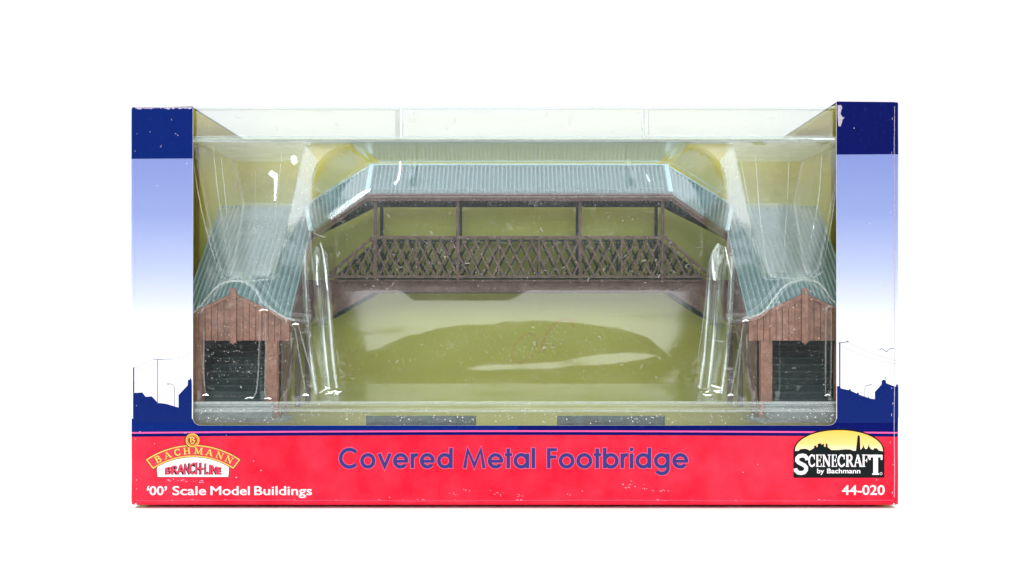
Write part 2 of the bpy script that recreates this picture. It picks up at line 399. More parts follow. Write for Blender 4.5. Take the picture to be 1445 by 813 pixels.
# title in a round geometric face
BASE, XH, CAP = 660.7, 640.0, 632.6
def title(ink, grow, mat, lift):
    W = 5.0 + grow
    hw = 4.7 / 2
    def st(p, w=W, closed=False): ink.stroke(p, w, mat, lift, closed)
    def ext(p0, p1):                       # lengthen by the halo
        return p0, p1
    def bowl(x0, x1): st(arcpts((x0 + x1) / 2, (BASE + XH) / 2, (x1 - x0) / 2 - hw, (BASE - XH) / 2 - hw + .5, 0, 360, 30)[:-1], closed=True)
    g = grow / 2
    def stem(x, y0, y1): st([(x, y0 - g), (x, y1 + g)])
    def o(x0, x1): bowl(x0, x1)
    def e(x0, x1):
        cx, cy = (x0 + x1) / 2, (BASE + XH) / 2; rx, ry = (x1 - x0) / 2 - hw, (BASE - XH) / 2 - hw + .5
        st(arcpts(cx, cy, rx, ry, -6, 322, 30)); st([(x0 + 2.5, cy + .6), (x1 - .4 + g, cy + .6)], W * .82)
    def C(x0, x1):
        cy = (BASE + CAP) / 2; r = (BASE - CAP) / 2 - hw + .7
        st(arcpts(x0 + hw + r, cy, r, r, 42, 318, 30))
    def v(x0, x1): st([(x0 + 2.2, XH - g), ((x0 + x1) / 2, BASE - 2.4), (x1 - 2.2, XH - g)], W * .97)
    def r(x0, x1): stem(x0 + hw, XH, BASE); st(arcpts(x0 + hw + 6.2, XH + 7.9, 5.7, 6.0, 175, 72, 10))
    def d(x0, x1): bowl(x0, x1 - .2); stem(x1 - hw, CAP - .5, BASE)
    def b(x0, x1): bowl(x0 + .2, x1); stem(x0 + hw, CAP - .5, BASE)
    def a(x0, x1): bowl(x0, x1 - .2); stem(x1 - hw, XH, BASE)
    def M_(x0, x1):
        mx = (x0 + x1) / 2
        st([(x0 + hw, BASE + g), (x0 + hw + 4.6, CAP + 2.5), (mx, BASE - 3.5), (x1 - hw - 4.6, CAP + 2.5), (x1 - hw, BASE + g)], W * .95)
    def t(x0, x1): stem((x0 + x1) / 2 - .4, CAP + .3, BASE); st([(x0 - g, XH + 1.6), (x1 + g, XH + 1.6)], W * .78)
    def l(x0, x1): stem((x0 + x1) / 2, CAP - .5, BASE)
    def F(x0, x1): stem(x0 + hw, CAP, BASE); st([(x0 - g + .3, CAP + 2), (x1 + g, CAP + 2)], W * .86); st([(x0 + 1, CAP + 12.4), (x1 - .8 + g, CAP + 12.4)], W * .86)
    def i(x0, x1): stem((x0 + x1) / 2, XH, BASE); ink.ell((x0 + x1) / 2, CAP + 1.6, 2.75 + g, 2.75 + g, mat, lift + .06)
    def gg(x0, x1):
        bowl(x0, x1 - .2); stem(x1 - hw, XH, BASE + 1)
        cx = (x0 + x1) / 2; st(arcpts(cx + .1, BASE + .8, (x1 - x0) / 2 - hw - .1, 6.6, 0, -152, 16))
    for fn, x0, x1 in ((C, 478.4, 504.4), (o, 508.5, 529.7), (v, 532.8, 552.7), (e, 554.8, 576), (r, 579.5, 590.5), (e, 592.6, 613.4), (d, 617, 638.7),
                       (M_, 653.2, 685.4), (e, 688.5, 710), (t, 712.4, 722.8), (a, 724.9, 746.6), (l, 750, 755.4),
                       (F, 772, 785.8), (o, 788.7, 810.4), (o, 813.5, 835.6), (t, 837.8, 848.5), (b, 851, 872.8), (r, 875.7, 887.4), (i, 888.8, 893.7),
                       (d, 897, 918.7), (gg, 923, 944.8), (e, 948.8, 971)):
        fn(x0, x1)
ink = Ink()
title(ink, 1.7, 0, .0)
title(ink, 0, 1, .16)
ink.build('title_lettering', [M['ink_halo'], M['ink_title']], front)

# lettering from the default face
def font_pts(txt, bold=0.0):
    cu = bpy.data.curves.new('t', 'FONT'); cu.body = txt; cu.offset = bold; cu.resolution_u = 4
    o = bpy.data.objects.new('t', cu); col.objects.link(o)
    dg = bpy.context.evaluated_depsgraph_get(); dg.update()
    me = o.evaluated_get(dg).to_mesh()
    vs = [(v.co.x, v.co.y) for v in me.vertices]; fs = [list(p.vertices) for p in me.polygons]
    o.to_mesh_clear(); bpy.data.objects.remove(o); bpy.data.curves.remove(cu)
    return vs, fs
def put_text(ink, txt, x0, x1, ybase, ycap, mat=0, lift=.1, bold=.012, warp=None, capref=None):
    vs, fs = font_pts(txt, bold)
    ax = min(v[0] for v in vs); bx = max(v[0] for v in vs)
    cv, _ = font_pts(capref or 'H', bold); c0 = min(v[1] for v in cv); c1 = max(v[1] for v in cv)
    out = []
    for (x, y) in vs:
        X = x0 + (x - ax) / (bx - ax) * (x1 - x0); Y = ybase - (y - c0) / (c1 - c0) * (ybase - ycap)
        if warp: X, Y = warp(X, Y)
        out.append(PX(X, Y, lift))
    for k, (dx, dz) in enumerate(((0, 0),) if bold else ((-.36, 0), (.36, 0), (0, .22), (0, -.22), (0, 0))):
        ink.add([(x + dx, y - .004 * k, z + dz) for x, y, z in out], fs, mat)
ink = Ink(); 
ink.ell(209.0, 690.6, 1.75, 1.75, 0, .1); ink.stroke([(208.0, 690.2), (208.6, 687.8), (210.6, 686.0)], 1.3, 0, .12)
ink.ell(234.0, 687.9, 1.75, 1.75, 0, .1); ink.stroke([(235.0, 688.3), (234.4, 690.7), (232.4, 692.5)], 1.3, 0, .12)
put_text(ink, "00", 211.4, 230.6, 698.5, 686.3, bold=0);
put_text(ink, "Scale", 243.8, 290.6, 698.5, 686.3, bold=0)
put_text(ink, "Model", 297.4, 352.2, 698.5, 686.3, bold=0); put_text(ink, "Buildings", 359.2, 440.0, 698.5, 686.3, bold=0)
ink.build('scale_lettering', M['ink_white'], front)
ink = Ink(); put_text(ink, "44-020", 1188.2, 1248, 698.2, 684.9, bold=0); ink.build('number_lettering', M['ink_white'], front)

# serif capitals, drawn in a unit square (x right, y up)
def serif(ch):
    """strokes: (points, weight, closed)"""
    T = .20; t = .10; s = .085
    A = lambda cx, cy, rx, ry, a0, a1: [(x, 2 * cy - y) for x, y in arcpts(cx, cy, rx, ry, a0, a1, 14)]
    A = lambda cx, cy, rx, ry, a0, a1: [(cx + rx * math.cos(math.radians(a0 + (a1 - a0) * k / 14)), cy + ry * math.sin(math.radians(a0 + (a1 - a0) * k / 14))) for k in range(15)]
    bar = lambda x0, x1, y: ([(x0, y), (x1, y)], s)
    L = {
     'B': [([(.22, 0), (.22, 1)], T), bar(.02, .6, .04), bar(.02, .55, .96), (A(.5, .74, .22, .22, 90, -90), T * .8), (A(.55, .27, .27, .24, 90, -90), T * .9), bar(.2, .55, .52)],
     'A': [([(.12, .02), (.46, 1)], t), ([(.46, .98), (.84, .02)], T), bar(.22, .7, .34), bar(-.04, .3, .04), bar(.66, 1.04, .04)],
     'C': [(A(.55, .5, .42, .45, 42, 318), T * .9), ([(.88, .6), (.88, .98)], s), ([(.9, .1), (.9, .3)], s)],
     'H': [([(.2, 0), (.2, 1)], T), ([(.8, 0), (.8, 1)], T), bar(.2, .8, .5), bar(.02, .4, .04), bar(.02, .4, .96), bar(.6, .98, .04), bar(.6, .98, .96)],
     'M': [([(.14, 0), (.14, 1)], t), ([(.16, .97), (.5, .1)], T), ([(.5, .1), (.84, .97)], t), ([(.86, 0), (.86, 1)], T), bar(-.04, .3, .04), bar(.68, 1.04, .04), bar(-.02, .24, .96), bar(.78, 1.04, .96)],
     'N': [([(.16, 0), (.16, 1)], t), ([(.16, .96), (.84, .06)], T), ([(.84, 0), (.84, 1)], t), bar(0, .34, .04), bar(-.02, .26, .96), bar(.66, 1.02, .96)],
     'E': [([(.22, 0), (.22, 1)], T), bar(.02, .86, .04), bar(.02, .82, .96), bar(.2, .66, .52), ([(.84, .0), (.84, .28)], s), ([(.8, .72), (.8, 1)], s), ([(.66, .38), (.66, .66)], s)],
     'R': [([(.22, 0), (.22, 1)], T), bar(.02, .42, .04), bar(.02, .55, .96), (A(.5, .74, .24, .22, 90, -90), T * .85), bar(.2, .55, .51), ([(.5, .5), (.84, .03)], T * .9), bar(.72, 1.0, .04)],
     'F': [([(.24, 0), (.24, 1)], T), bar(.02, .48, .04), bar(.02, .9, .96), bar(.2, .68, .52), ([(.87, .68), (.87, 1)], s), ([(.68, .38), (.68, .66)], s)],
     'T': [([(.5, 0), (.5, 1)], .26), bar(.24, .76, .03), ([(.0, .93), (1.0, .93)], .14), ([(.05, .74), (.05, .98)], .10), ([(.95, .74), (.95, .98)], .10)],
     'S': [([(.86, .70), (.84, .80), (.72, .90), (.55, .925), (.36, .90), (.23, .80), (.22, .68), (.32, .585), (.5, .515), (.68, .445), (.79, .34), (.78, .21), (.66, .11), (.48, .075), (.28, .10), (.14, .20), (.12, .30)], .20)],
    }
    return L[ch]
def put_serif(ink, ch, fn, mat, lift, wscale, grow=0):
    for pts, w in serif(ch):
        ink.stroke([fn(*p) for p in pts], w * wscale + grow, mat, lift)

# arched red and gold emblem
def arch_emblem():
    ink = Ink()
    CX, CY, RO, RI = 272.6, 745.5, 117.5, 101.0
    A = 34.6
    def band(ro, ri, a, mat, lift):
        n = 40
        po = [(CX + ro * math.sin(math.radians(-a + 2 * a * k / n)), CY - ro * math.cos(math.radians(-a + 2 * a * k / n))) for k in range(n + 1)]
        ai = a * .985
        pi_ = [(CX + ri * math.sin(math.radians(-ai + 2 * ai * k / n)), CY - ri * math.cos(math.radians(-ai + 2 * ai * k / n))) for k in range(n + 1)]
        ink.add([PX(x, y, lift) for x, y in po + pi_], [(i, i + 1, n + 2 + i, n + 1 + i) for i in range(n)], mat)
    def whitepanel(gx, mat, lift):
        n = 24; top = []
        for k in range(n + 1):
            x = 222.0 - gx + (322.8 + gx - 222.0 + gx) * k / n
            top.append((x, CY - math.sqrt((RI + .5) ** 2 - (x - CX) ** 2)))
        ink.poly([(222.6 - gx, 673 + gx), (221.6 - gx, 664)] + top + [(323.2 + gx, 664), (322.2 + gx, 673 + gx)], mat, lift)
    whitepanel(.8, 3, .02); whitepanel(0, 2, .05)
    band(RO + .9, RI - .9, A + .5, 3, .08)
    band(RO, RI, A, 1, .11)
    band(RO - 1.6, RI + 1.6, A - .85, 5, .14)
    ink.ell(270.8, 621.4, 10.6, 10.4, 3, .17); ink.ell(271.8, 621.4, 9.7, 9.7, 1, .20)
    ink.ell(271.8, 621.4, 8.3, 8.3, 4, .23)
    ink.stroke(arcpts(271.8, 621.4, 7.1, 7.1, 0, 360, 24)[:-1], .7, 1, .26, True)
    for off, mt, lf in ((.6, 3, .27), (0, 1, .32)):
        ink.stroke([(269.4 - off, 617.6), (269.4 - off, 624.6)], 1.7, mt, lf)
        ink.stroke([(267.4 - off, 617.4), (271.5, 616.6), (274.3 - off, 618.4), (271.4 - off, 620.6)], 1.4, mt, lf)
        ink.stroke([(271 - off, 620.4), (275 - off, 622.2), (273.2 - off, 625.4), (269.6 - off, 626)], 1.5, mt, lf)
    # letters on the arc
    ang = [-26.8, -19.3, -11.8, -4.7, 3.9, 12.2, 20.0, 27.6]
    wid = [9.2, 10.4, 9.0, 10.0, 11.6, 10.4, 10.2, 10.2]
    for dx, dy, mt, lf, gr in ((-.7, .5, 3, .20, .5), (0, 0, 1, .30, 0)):
        for ch, a, w in zip('BACHMANN', ang, wid):
            ar = math.radians(a); r0, h = 104.7, 9.4
            def fn(u, v):
                px_, r = (u - .5) * w, r0 + v * h
                return (CX + r * math.sin(ar) + px_ * math.cos(ar) + dx, CY - r * math.cos(ar) + px_ * math.sin(ar) + dy)
            put_serif(ink, ch, fn, mt, lf, 10.5, gr)
    # swelling condensed letters on the white panel
    segs = [('B', 234.2, 242.6), ('R', 243.0, 252.2), ('A', 250.6, 261.0), ('N', 260.8, 268.4), ('C', 268.8, 276.2), ('H', 277.2, 284.4), ('-', 285.4, 288.6),
            ('L', 289.6, 295.0), ('I', 296.2, 298.6), ('N', 299.6, 306.6), ('E', 307.8, 313.0)]
    def top(x): return interp([(233, 660.4), (243, 657.8), (262, 653.8), (278, 652.2), (286, 652.8), (294, 654.4), (313, 660.4)], x)
    for off, mt, lf, bd in ((-1.1, 6, .10, .075), (0, 7, .22, 0)):
        for ch, x0, x1 in segs:
            def warp(X, Y, yb=669.2):
                v = (yb - Y) / 10.0
                return X + off, yb - v * (yb - top(X)) + (.7 if off else 0)
            if ch == '-': ink.stroke([(x0 + off, 661.4 - off * .5), (x1 + off, 661.4 - off * .5)], 2.2 + (.9 if off else 0), mt, lf)
            elif ch == 'I': ink.poly([warp(x0, 669.2), warp(x1, 669.2), warp(x1, 659.2), warp(x0, 659.2)], mt, lf)
            else: put_text(ink, ch, x0 - (.3 if off else 0), x1 + (.3 if off else 0), 669.2, 659.2, mt, lf, bd, warp, ch)
    # scuffed paper under the emblem
    rr = random.Random(3)
    for _ in range(26):
        x = rr.choice([238, 246, 254, 258, 259, 262, 276, 281, 284]) + rr.uniform(-3, 3); y = 677 + (x - 238) * .05 + rr.uniform(-1.6, 1.6); r = rr.uniform(.3, 1.3)
        ink.poly([(x + r * rr.uniform(.5, 1.3) * math.cos(k), y + .6 * r * rr.uniform(.5, 1.3) * math.sin(k)) for k in (0, 1, 2, 3, 4, 5)], 8, .05 + rr.random() * .04)
    ink.build('arched_emblem', [M['ink_red'], M['ink_gold'], M['ink_white'], M['ink_shadow'], M['ink_maroon'], M['ink_red'], M['ink_black'], M['ink_plum'], M['tear']], front)
arch_emblem()

def skyline_emblem():
    ink = Ink(); cx = 1183.8; x0, x1 = 1119.6, 1248.0; yb = 674.2
    def dome(g, top, ys):
        n = 40; rx = (x1 - x0) / 2 - g; ry = ys - top
        return [(cx - rx * math.cos(PI * k / n), ys - ry * math.sin(PI * k / n) ** .92) for k in range(n + 1)]
    ink.poly([(x0, yb)] + dome(0, 604.8, 638) + [(x1, yb)], 0, .02)
    ink.poly([(x0 + 2.2, 640)] + dome(2.2, 607.2, 637.2) + [(x1 - 2.2, 640)], 1, .05)
    # castle, spire and roofs: zoomed crop points, 0.1292 px each
    z = [(78, 330), (78, 283), (130, 280), (150, 262), (200, 257), (222, 262), (250, 276), (280, 262), (300, 248), (300, 225), (324, 222), (326, 240), (338, 240), (338, 205), (350, 205), (352, 200), (378, 200), (380, 212), (390, 212), (392, 206), (408, 206), (410, 236), (426, 236), (426, 202), (446, 202), (448, 240), (490, 272), (590, 270), (592, 256), (596, 268), (640, 264), (700, 266), (722, 278), (756, 280), (776, 115), (782, 110), (794, 110), (800, 130), (806, 268), (816, 262), (832, 240), (838, 212), (846, 240), (862, 264), (880, 256), (892, 228), (897, 205), (904, 236), (920, 262), (946, 270), (956, 252), (984, 252), (1006, 276), (1060, 288), (1060, 330)]
    ink.poly([(1110 + a * .1292, 600 + b * .1292) for a, b in z], 0, .09)
    def letters(s, mt, lf, grow):
        for ch, a, b in s:
            w = b - a
            put_serif(ink, ch, lambda u, v: (a + (.06 + u * .88) * w, 658.8 - v * 17.4), mt, lf, w * .98 + 2.2, grow)
    letters([('C', 1139.6, 1151.0), ('E', 1150.6, 1161.0), ('N', 1159.6, 1172.6), ('E', 1172.6, 1182.4), ('C', 1180.8, 1193.2), ('R', 1192.4, 1205.4), ('A', 1203.8, 1217.4), ('F', 1215.4, 1227.0)], 2, .14, 0)
    put_serif(ink, 'S', lambda u, v: (1119.8 + u * 22.4, 669.8 - v * 29.2), 2, .24, 27, 0)
    put_serif(ink, 'T', lambda u, v: (1226.2 + u * 18.6, 669.8 - v * 28.2), 2, .24, 26, 0)
    put_text(ink, 'by', 1153.0, 1163.0, 668.0, 661.2, 2, .14, .02); put_text(ink, 'Bachmann', 1167.0, 1214.0, 668.0, 661.2, 2, .14, .02)
    ink.stroke(arcpts(1243.2, 668.4, 1.6, 1.6, 0, 360, 12)[:-1], .6, 2, .14, True)
    ink.build('skyline_emblem', [M['ink_black'], M['ink_orange'], M['ink_white']], front)
skyline_emblem()

def skyline_print():
    q = lambda a, b: (170 + a * .2460, 400 + b * .2460)
    ink = Ink()
    ink.poly([q(*p) for p in [(78, 800), (78, 628), (125, 625), (145, 650), (180, 648), (215, 685), (260, 690), (310, 705), (333, 712), (333, 640), (385, 585), (387, 553), (398, 553), (398, 545), (404, 545), (408, 552), (410, 580), (410, 800)]], 0, .02)
    ink.poly([q(*p) for p in [(72, 800), (72, 482), (79, 482), (79, 800)]], 0, .05)
    ink.stroke([q(214, 690), q(214, 434)], 1.3, 1, .05); ink.stroke([q(188, 434), q(240, 437)], 1.0, 1, .05)
    ink.stroke([q(310, 706), q(310, 598), q(304, 584), q(290, 577), q(268, 576)], .9, 1, .05); ink.stroke([q(266, 577), q(284, 577)], 1.4, 1, .08)
    for a, s, b in (((80, 485), (140, 468), (188, 434)), ((92, 495), (160, 485), (210, 455)), ((240, 436), (330, 425), (405, 395)), ((245, 440), (330, 436), (400, 415))):
        ink.stroke([q(a[0] * (1 - t) ** 2 + 2 * s[0] * t * (1 - t) + b[0] * t * t, a[1] * (1 - t) ** 2 + 2 * s[1] * t * (1 - t) + b[1] * t * t) for t in [k / 10 for k in range(11)]], .42, 1, .03)
    ink.build('skyline_print', [M['ink_navy'], M['ink_line']], front)
    q = lambda a, b: (970 + a * .2460, 400 + b * .2460)
    ink = Ink()
    ink.poly([q(*p) for p in [(858, 800), (858, 590), (875, 588), (880, 602), (925, 612), (930, 606), (936, 606), (938, 616), (972, 632), (976, 624), (982, 626), (984, 638), (1036, 656), (1040, 648), (1046, 660), (1075, 664), (1075, 622), (1114, 580), (1114, 560), (1124, 552), (1138, 556), (1140, 572), (1196, 594), (1198, 580), (1208, 580), (1210, 600), (1210, 800)]], 0, .02)
    ink.stroke([q(874, 600), q(874, 338)], 1.7, 0, .05); ink.stroke([q(866, 341), q(926, 335)], 1.1, 1, .06); ink.stroke([q(912, 328), q(922, 334)], 1.1, 1, .07)
    ink.stroke([q(1018, 652), q(1018, 596), q(1026, 586), q(1056, 582)], .9, 1, .05); ink.stroke([q(1040, 583), q(1058, 581)], 1.3, 1, .08)
    ink.stroke([q(1136, 556), q(1136, 536)], .5, 1, .05); ink.stroke([q(1130, 541), q(1142, 539)], .7, 1, .06)
    for a, s, b in (((926, 340), (1040, 405), (1210, 446)), ((888, 362), (1040, 440), (1210, 464))):
        ink.stroke([q(a[0] * (1 - t) ** 2 + 2 * s[0] * t * (1 - t) + b[0] * t * t, a[1] * (1 - t) ** 2 + 2 * s[1] * t * (1 - t) + b[1] * t * t) for t in [k / 10 for k in range(11)]], .42, 1, .03)
    ink.stroke([q(*p) for p in [(1100, 382), (1110, 375), (1122, 377), (1134, 386), (1143, 394)]], 1.0, 1, .05)
    ink.stroke([q(*p) for p in [(1143, 394), (1151, 382), (1162, 374), (1174, 371), (1186, 373)]], 1.0, 1, .06)
    ink.build('skyline_print', [M['ink_navy'], M['ink_line']], front)
skyline_print()

def worn():
    ink = Ink(); rr = random.Random(11)
    def blot(x, y, rx, ry, lift):
        n = 11; ink.poly([(x + rx * rr.uniform(.5, 1.15) * math.cos(2 * PI * k / n), y + ry * rr.uniform(.5, 1.15) * math.sin(2 * PI * k / n)) for k in range(n)], 0, lift)
    # peeled corner of the right pillar, torn top edge of the left one
    ink.poly([(1182, 148.5), (1187, 148.6), (1188.5, 152), (1187, 156), (1186, 161), (1188.5, 165), (1192, 166), (1189, 168.5), (1188, 173), (1186.2, 178.5), (1183, 178), (1182, 164)], 0, .02)
    n = 40; ink.poly([(190.5, 151.2)] + [(271, 151.0)] + [(271 - 80 * k / n, 152.4 + rr.uniform(-.3, 2.2)) for k in range(n + 1)], 0, .02)
    for x, y, a in ((242, 168, 80), (247, 188, 40), (211, 186, 10), (228, 205, 120), (250, 190, 50)):
        L = rr.uniform(1.5, 4); ink.stroke([(x, y), (x + L * math.cos(math.radians(a)), y + L * math.sin(math.radians(a)))], .6, 0, .03)
    for cx, cy, n, sx, sy in ((887, 686, 10, 7, 5), (930, 693, 9, 12, 2), (702, 697, 9, 10, 3), (733, 699, 6, 6, 2), (655, 692, 5, 9, 2), (640, 697, 4, 8, 2), (908, 689, 6, 8, 3), (262, 611, 6, 8, .8)):
        for _ in range(n): blot(cx + rr.gauss(0, sx * .6), cy + rr.gauss(0, sy * .6), rr.uniform(.3, 1.3), rr.uniform(.25, .8), .03 + rr.random() * .05)
    for _ in range(60):                              # rubbed corners and edges
        side = rr.random()
        if side < .35: blot(rr.uniform(189, 194), rr.uniform(155, 705), rr.uniform(.2, .6), rr.uniform(.4, 2.2), .03 + rr.random() * .05)
        elif side < .7: blot(rr.uniform(1256, 1262), rr.uniform(150, 700), rr.uniform(.2, .6), rr.uniform(.4, 2.6), .03 + rr.random() * .05)
        else: blot(rr.uniform(192, 1260), rr.uniform(704.6, 706.8), rr.uniform(.5, 3), rr.uniform(.2, .5), .03 + rr.random() * .05)
    ink.stroke([(x, 706.4 + .5 * math.sin(x * .013) + .25 * math.sin(x * .09)) for x in range(192, 1262, 12)], .55, 1, .02)
    ink.stroke([(1262.0 + .3 * math.sin(y * .05), y) for y in range(150, 706, 12)], .7, 0, .02)
    ink.build('worn_patch', [M['tear'], M['ink_halo']], front)
worn()

# bottom turn-in that hangs a little low, with its dark gap
m = MB(); m.grid([[(x, y, z + 1.0 * noise.noise(Vector((x * .004, 0, 3)))) for x in [XL + 12 + (XR - XL - 22) * i / 60 for i in range(61)]] for y, z in ((5.7, -273.2), (22, -273.6), (60, -273.8), (60, -272.0))], 0, True)
m.build('bottom_flap', M['print'], box)
# plain dark teal strips on the inner floor by the window's lower lip
m = MB()
for a, b in ((517, 672), (786, 938)):
    m = MB(); m.box((a - VX) * 1.012, (b - VX) * 1.012, 15, 17, -160.5 - 10, -148.4); m.build('inner_strip', M['dim'], box)

# ================================================================== BACKING CARD
m = MB(); m.box(-536, 527, 288, 290, -ZO + 3, 284)
card = m.build('backing_card', M['olive']); tag(card, 'olive yellow backing card standing behind the model bridge', 'card')
m = MB()
def wpt(x, y, Y): k = 1 + Y / CAMD; return ((x - VX) * k, Y, (VY - y) * k)
def crayon(pts, w, y=287.4):
    n = len(pts); L, R = [], []
    for i in range(n):
        a, b = Vector(pts[max(i - 1, 0)]), Vector(pts[min(i + 1, n - 1)]); d = (b - a).normalized(); ww = w * (.8 + .5 * noise.noise(Vector((i * .9, w, 0))))
        L.append(wpt(pts[i][0] - d.y * ww / 2, pts[i][1] + d.x * ww / 2, y)); R.append(wpt(pts[i][0] + d.y * ww / 2, pts[i][1] - d.x * ww / 2, y))
    m.grid([L, R], 0, False)
def rot_ell(cx, cy, a, b, ang, n=30):
    c, s_ = math.cos(ang), math.sin(ang)
    return [(cx + a * math.cos(t) * c - b * math.sin(t) * s_, cy + a * math.cos(t) * s_ + b * math.sin(t) * c) for t in [2 * PI * k / n for k in range(n + 1)]]
crayon(rot_ell(740.5, 491.5, 23, 14, -.95), 2.6)
crayon([(768, 500), (765, 490), (769, 476), (776, 463), (785, 455), (797, 450), (806, 452), (809, 462)], 4.0, 287.1)
m.build('crayon_mark', M['crayon'], card)

# ================================================================== FOOTBRIDGE
bridge = thing('model_footbridge', V(2, 150, -160), 'scale model covered footbridge with grey corrugated roof behind the clear plastic', 'model bridge')
CXB = 1.5
RZ, EZ = 236.0, 186.0            # central ridge and eave
RY, NY, FY = 225.0, 174.0, 276.0
XE = 239.0                       # end of the level roof
VXE, VXR, VXF = 327.5, 346.0, 364.5
VZR, VZE = 171.0, 125.0
PITCH = 6.72
def rib(u): return 3.5 * math.cos(2 * PI * u) - .4
def wave(u): return rib(u / PITCH)
def add_solid(o, th=.9):
    md = o.modifiers.new('thick', 'SOLIDIFY'); md.thickness = th * S; md.offset = -1; return o
# central roof
m = MB(); n = int(2 * XE / PITCH * 10)
for sgn, ye in ((1, NY), (-1, FY)):
    nrm = Vector((0, -sgn * (RZ - EZ), abs(RY - ye))).normalized()
    rows = []
    for k in range(5):
        t = k / 4; r = []
        for i in range(n + 1):
            X = -XE + 2 * XE * i / n; h = wave(X) + .5 * noise.noise(Vector((X * .03, t * 2, sgn)))
            r.append((CXB + X, lerp(ye, RY, t) + nrm.y * h, lerp(EZ, RZ, t) + nrm.z * h))
        rows.append(r)
    m.grid(rows if sgn > 0 else [r[::-1] for r in rows])
o = m.build('central_roof', M['corr'], bridge); add_solid(o)
m = MB(); m.tube([(CXB - XE, RY, RZ + 1), (CXB + XE, RY, RZ + 1)], 2.6); m.build('ridge_cap', M['cap'], o)
for sx in (-1, 1):
    m = MB(); a = Vector((CXB + sx * XE, NY - 1.2, EZ + 2.2)); b = Vector((CXB + sx * XE, RY, RZ + 2.4))
    d = Vector((3.4, 0, 0)); up = Vector((0, -1.2, 1.2))
    m.add([tuple(p + q + u) for p in (a, b) for q in (-d, d) for u in (Vector(), up)], [(0, 1, 3, 2), (4, 6, 7, 5), (0, 4, 5, 1), (2, 3, 7, 6), (0, 2, 6, 4), (1, 5, 7, 3)])
    m.build('hip_cap', M['cap'], o)
# sloping shoulders
for sx in (-1, 1):
    m = MB(); n = 16 * 10
    for sgn, ye, vx in ((1, NY, VXE), (-1, FY, VXF)):
        rows = []
        for k in range(6):
            t = k / 5; r = []
            for i in range(n + 1):
                s_ = i / n; xe = lerp(vx, VXR, t)
                X = lerp(XE, xe, s_); Z = lerp(lerp(EZ, RZ, t), lerp(VZE, VZR, t), s_)
                h = rib(s_ * 16)
                r.append((CXB + sx * (X + h * .5), lerp(ye, RY, t) - sgn * h * .45, Z + h * .8))
            rows.append(r)
        m.grid(rows if (sgn * sx > 0) else [r[::-1] for r in rows])
    o = m.build('shoulder_roof', M['corr'], bridge); add_solid(o)
    m = MB(); m.tube([(CXB + sx * XE, RY, RZ + 1), (CXB + sx * VXR, RY, VZR + 1)], 2.4); m.build('ridge_cap', M['cap'], o)
    m = MB()
    a = Vector((CXB + sx * (VXE), NY - 2.5, VZE + 2)); b = Vector((CXB + sx * VXR, RY, VZR + 2.5)); d = Vector((3.6, 0, 0)); up = Vector((0, -1.2, 1.6))
    m.add([tuple(p + q + u) for p in (a, b) for q in (-d, d) for u in (Vector(), up)], [(0, 1, 3, 2), (4, 6, 7, 5), (0, 4, 5, 1), (2, 3, 7, 6), (0, 2, 6, 4), (1, 5, 7, 3)])
    m.build('hip_cap', M['cap'], o)
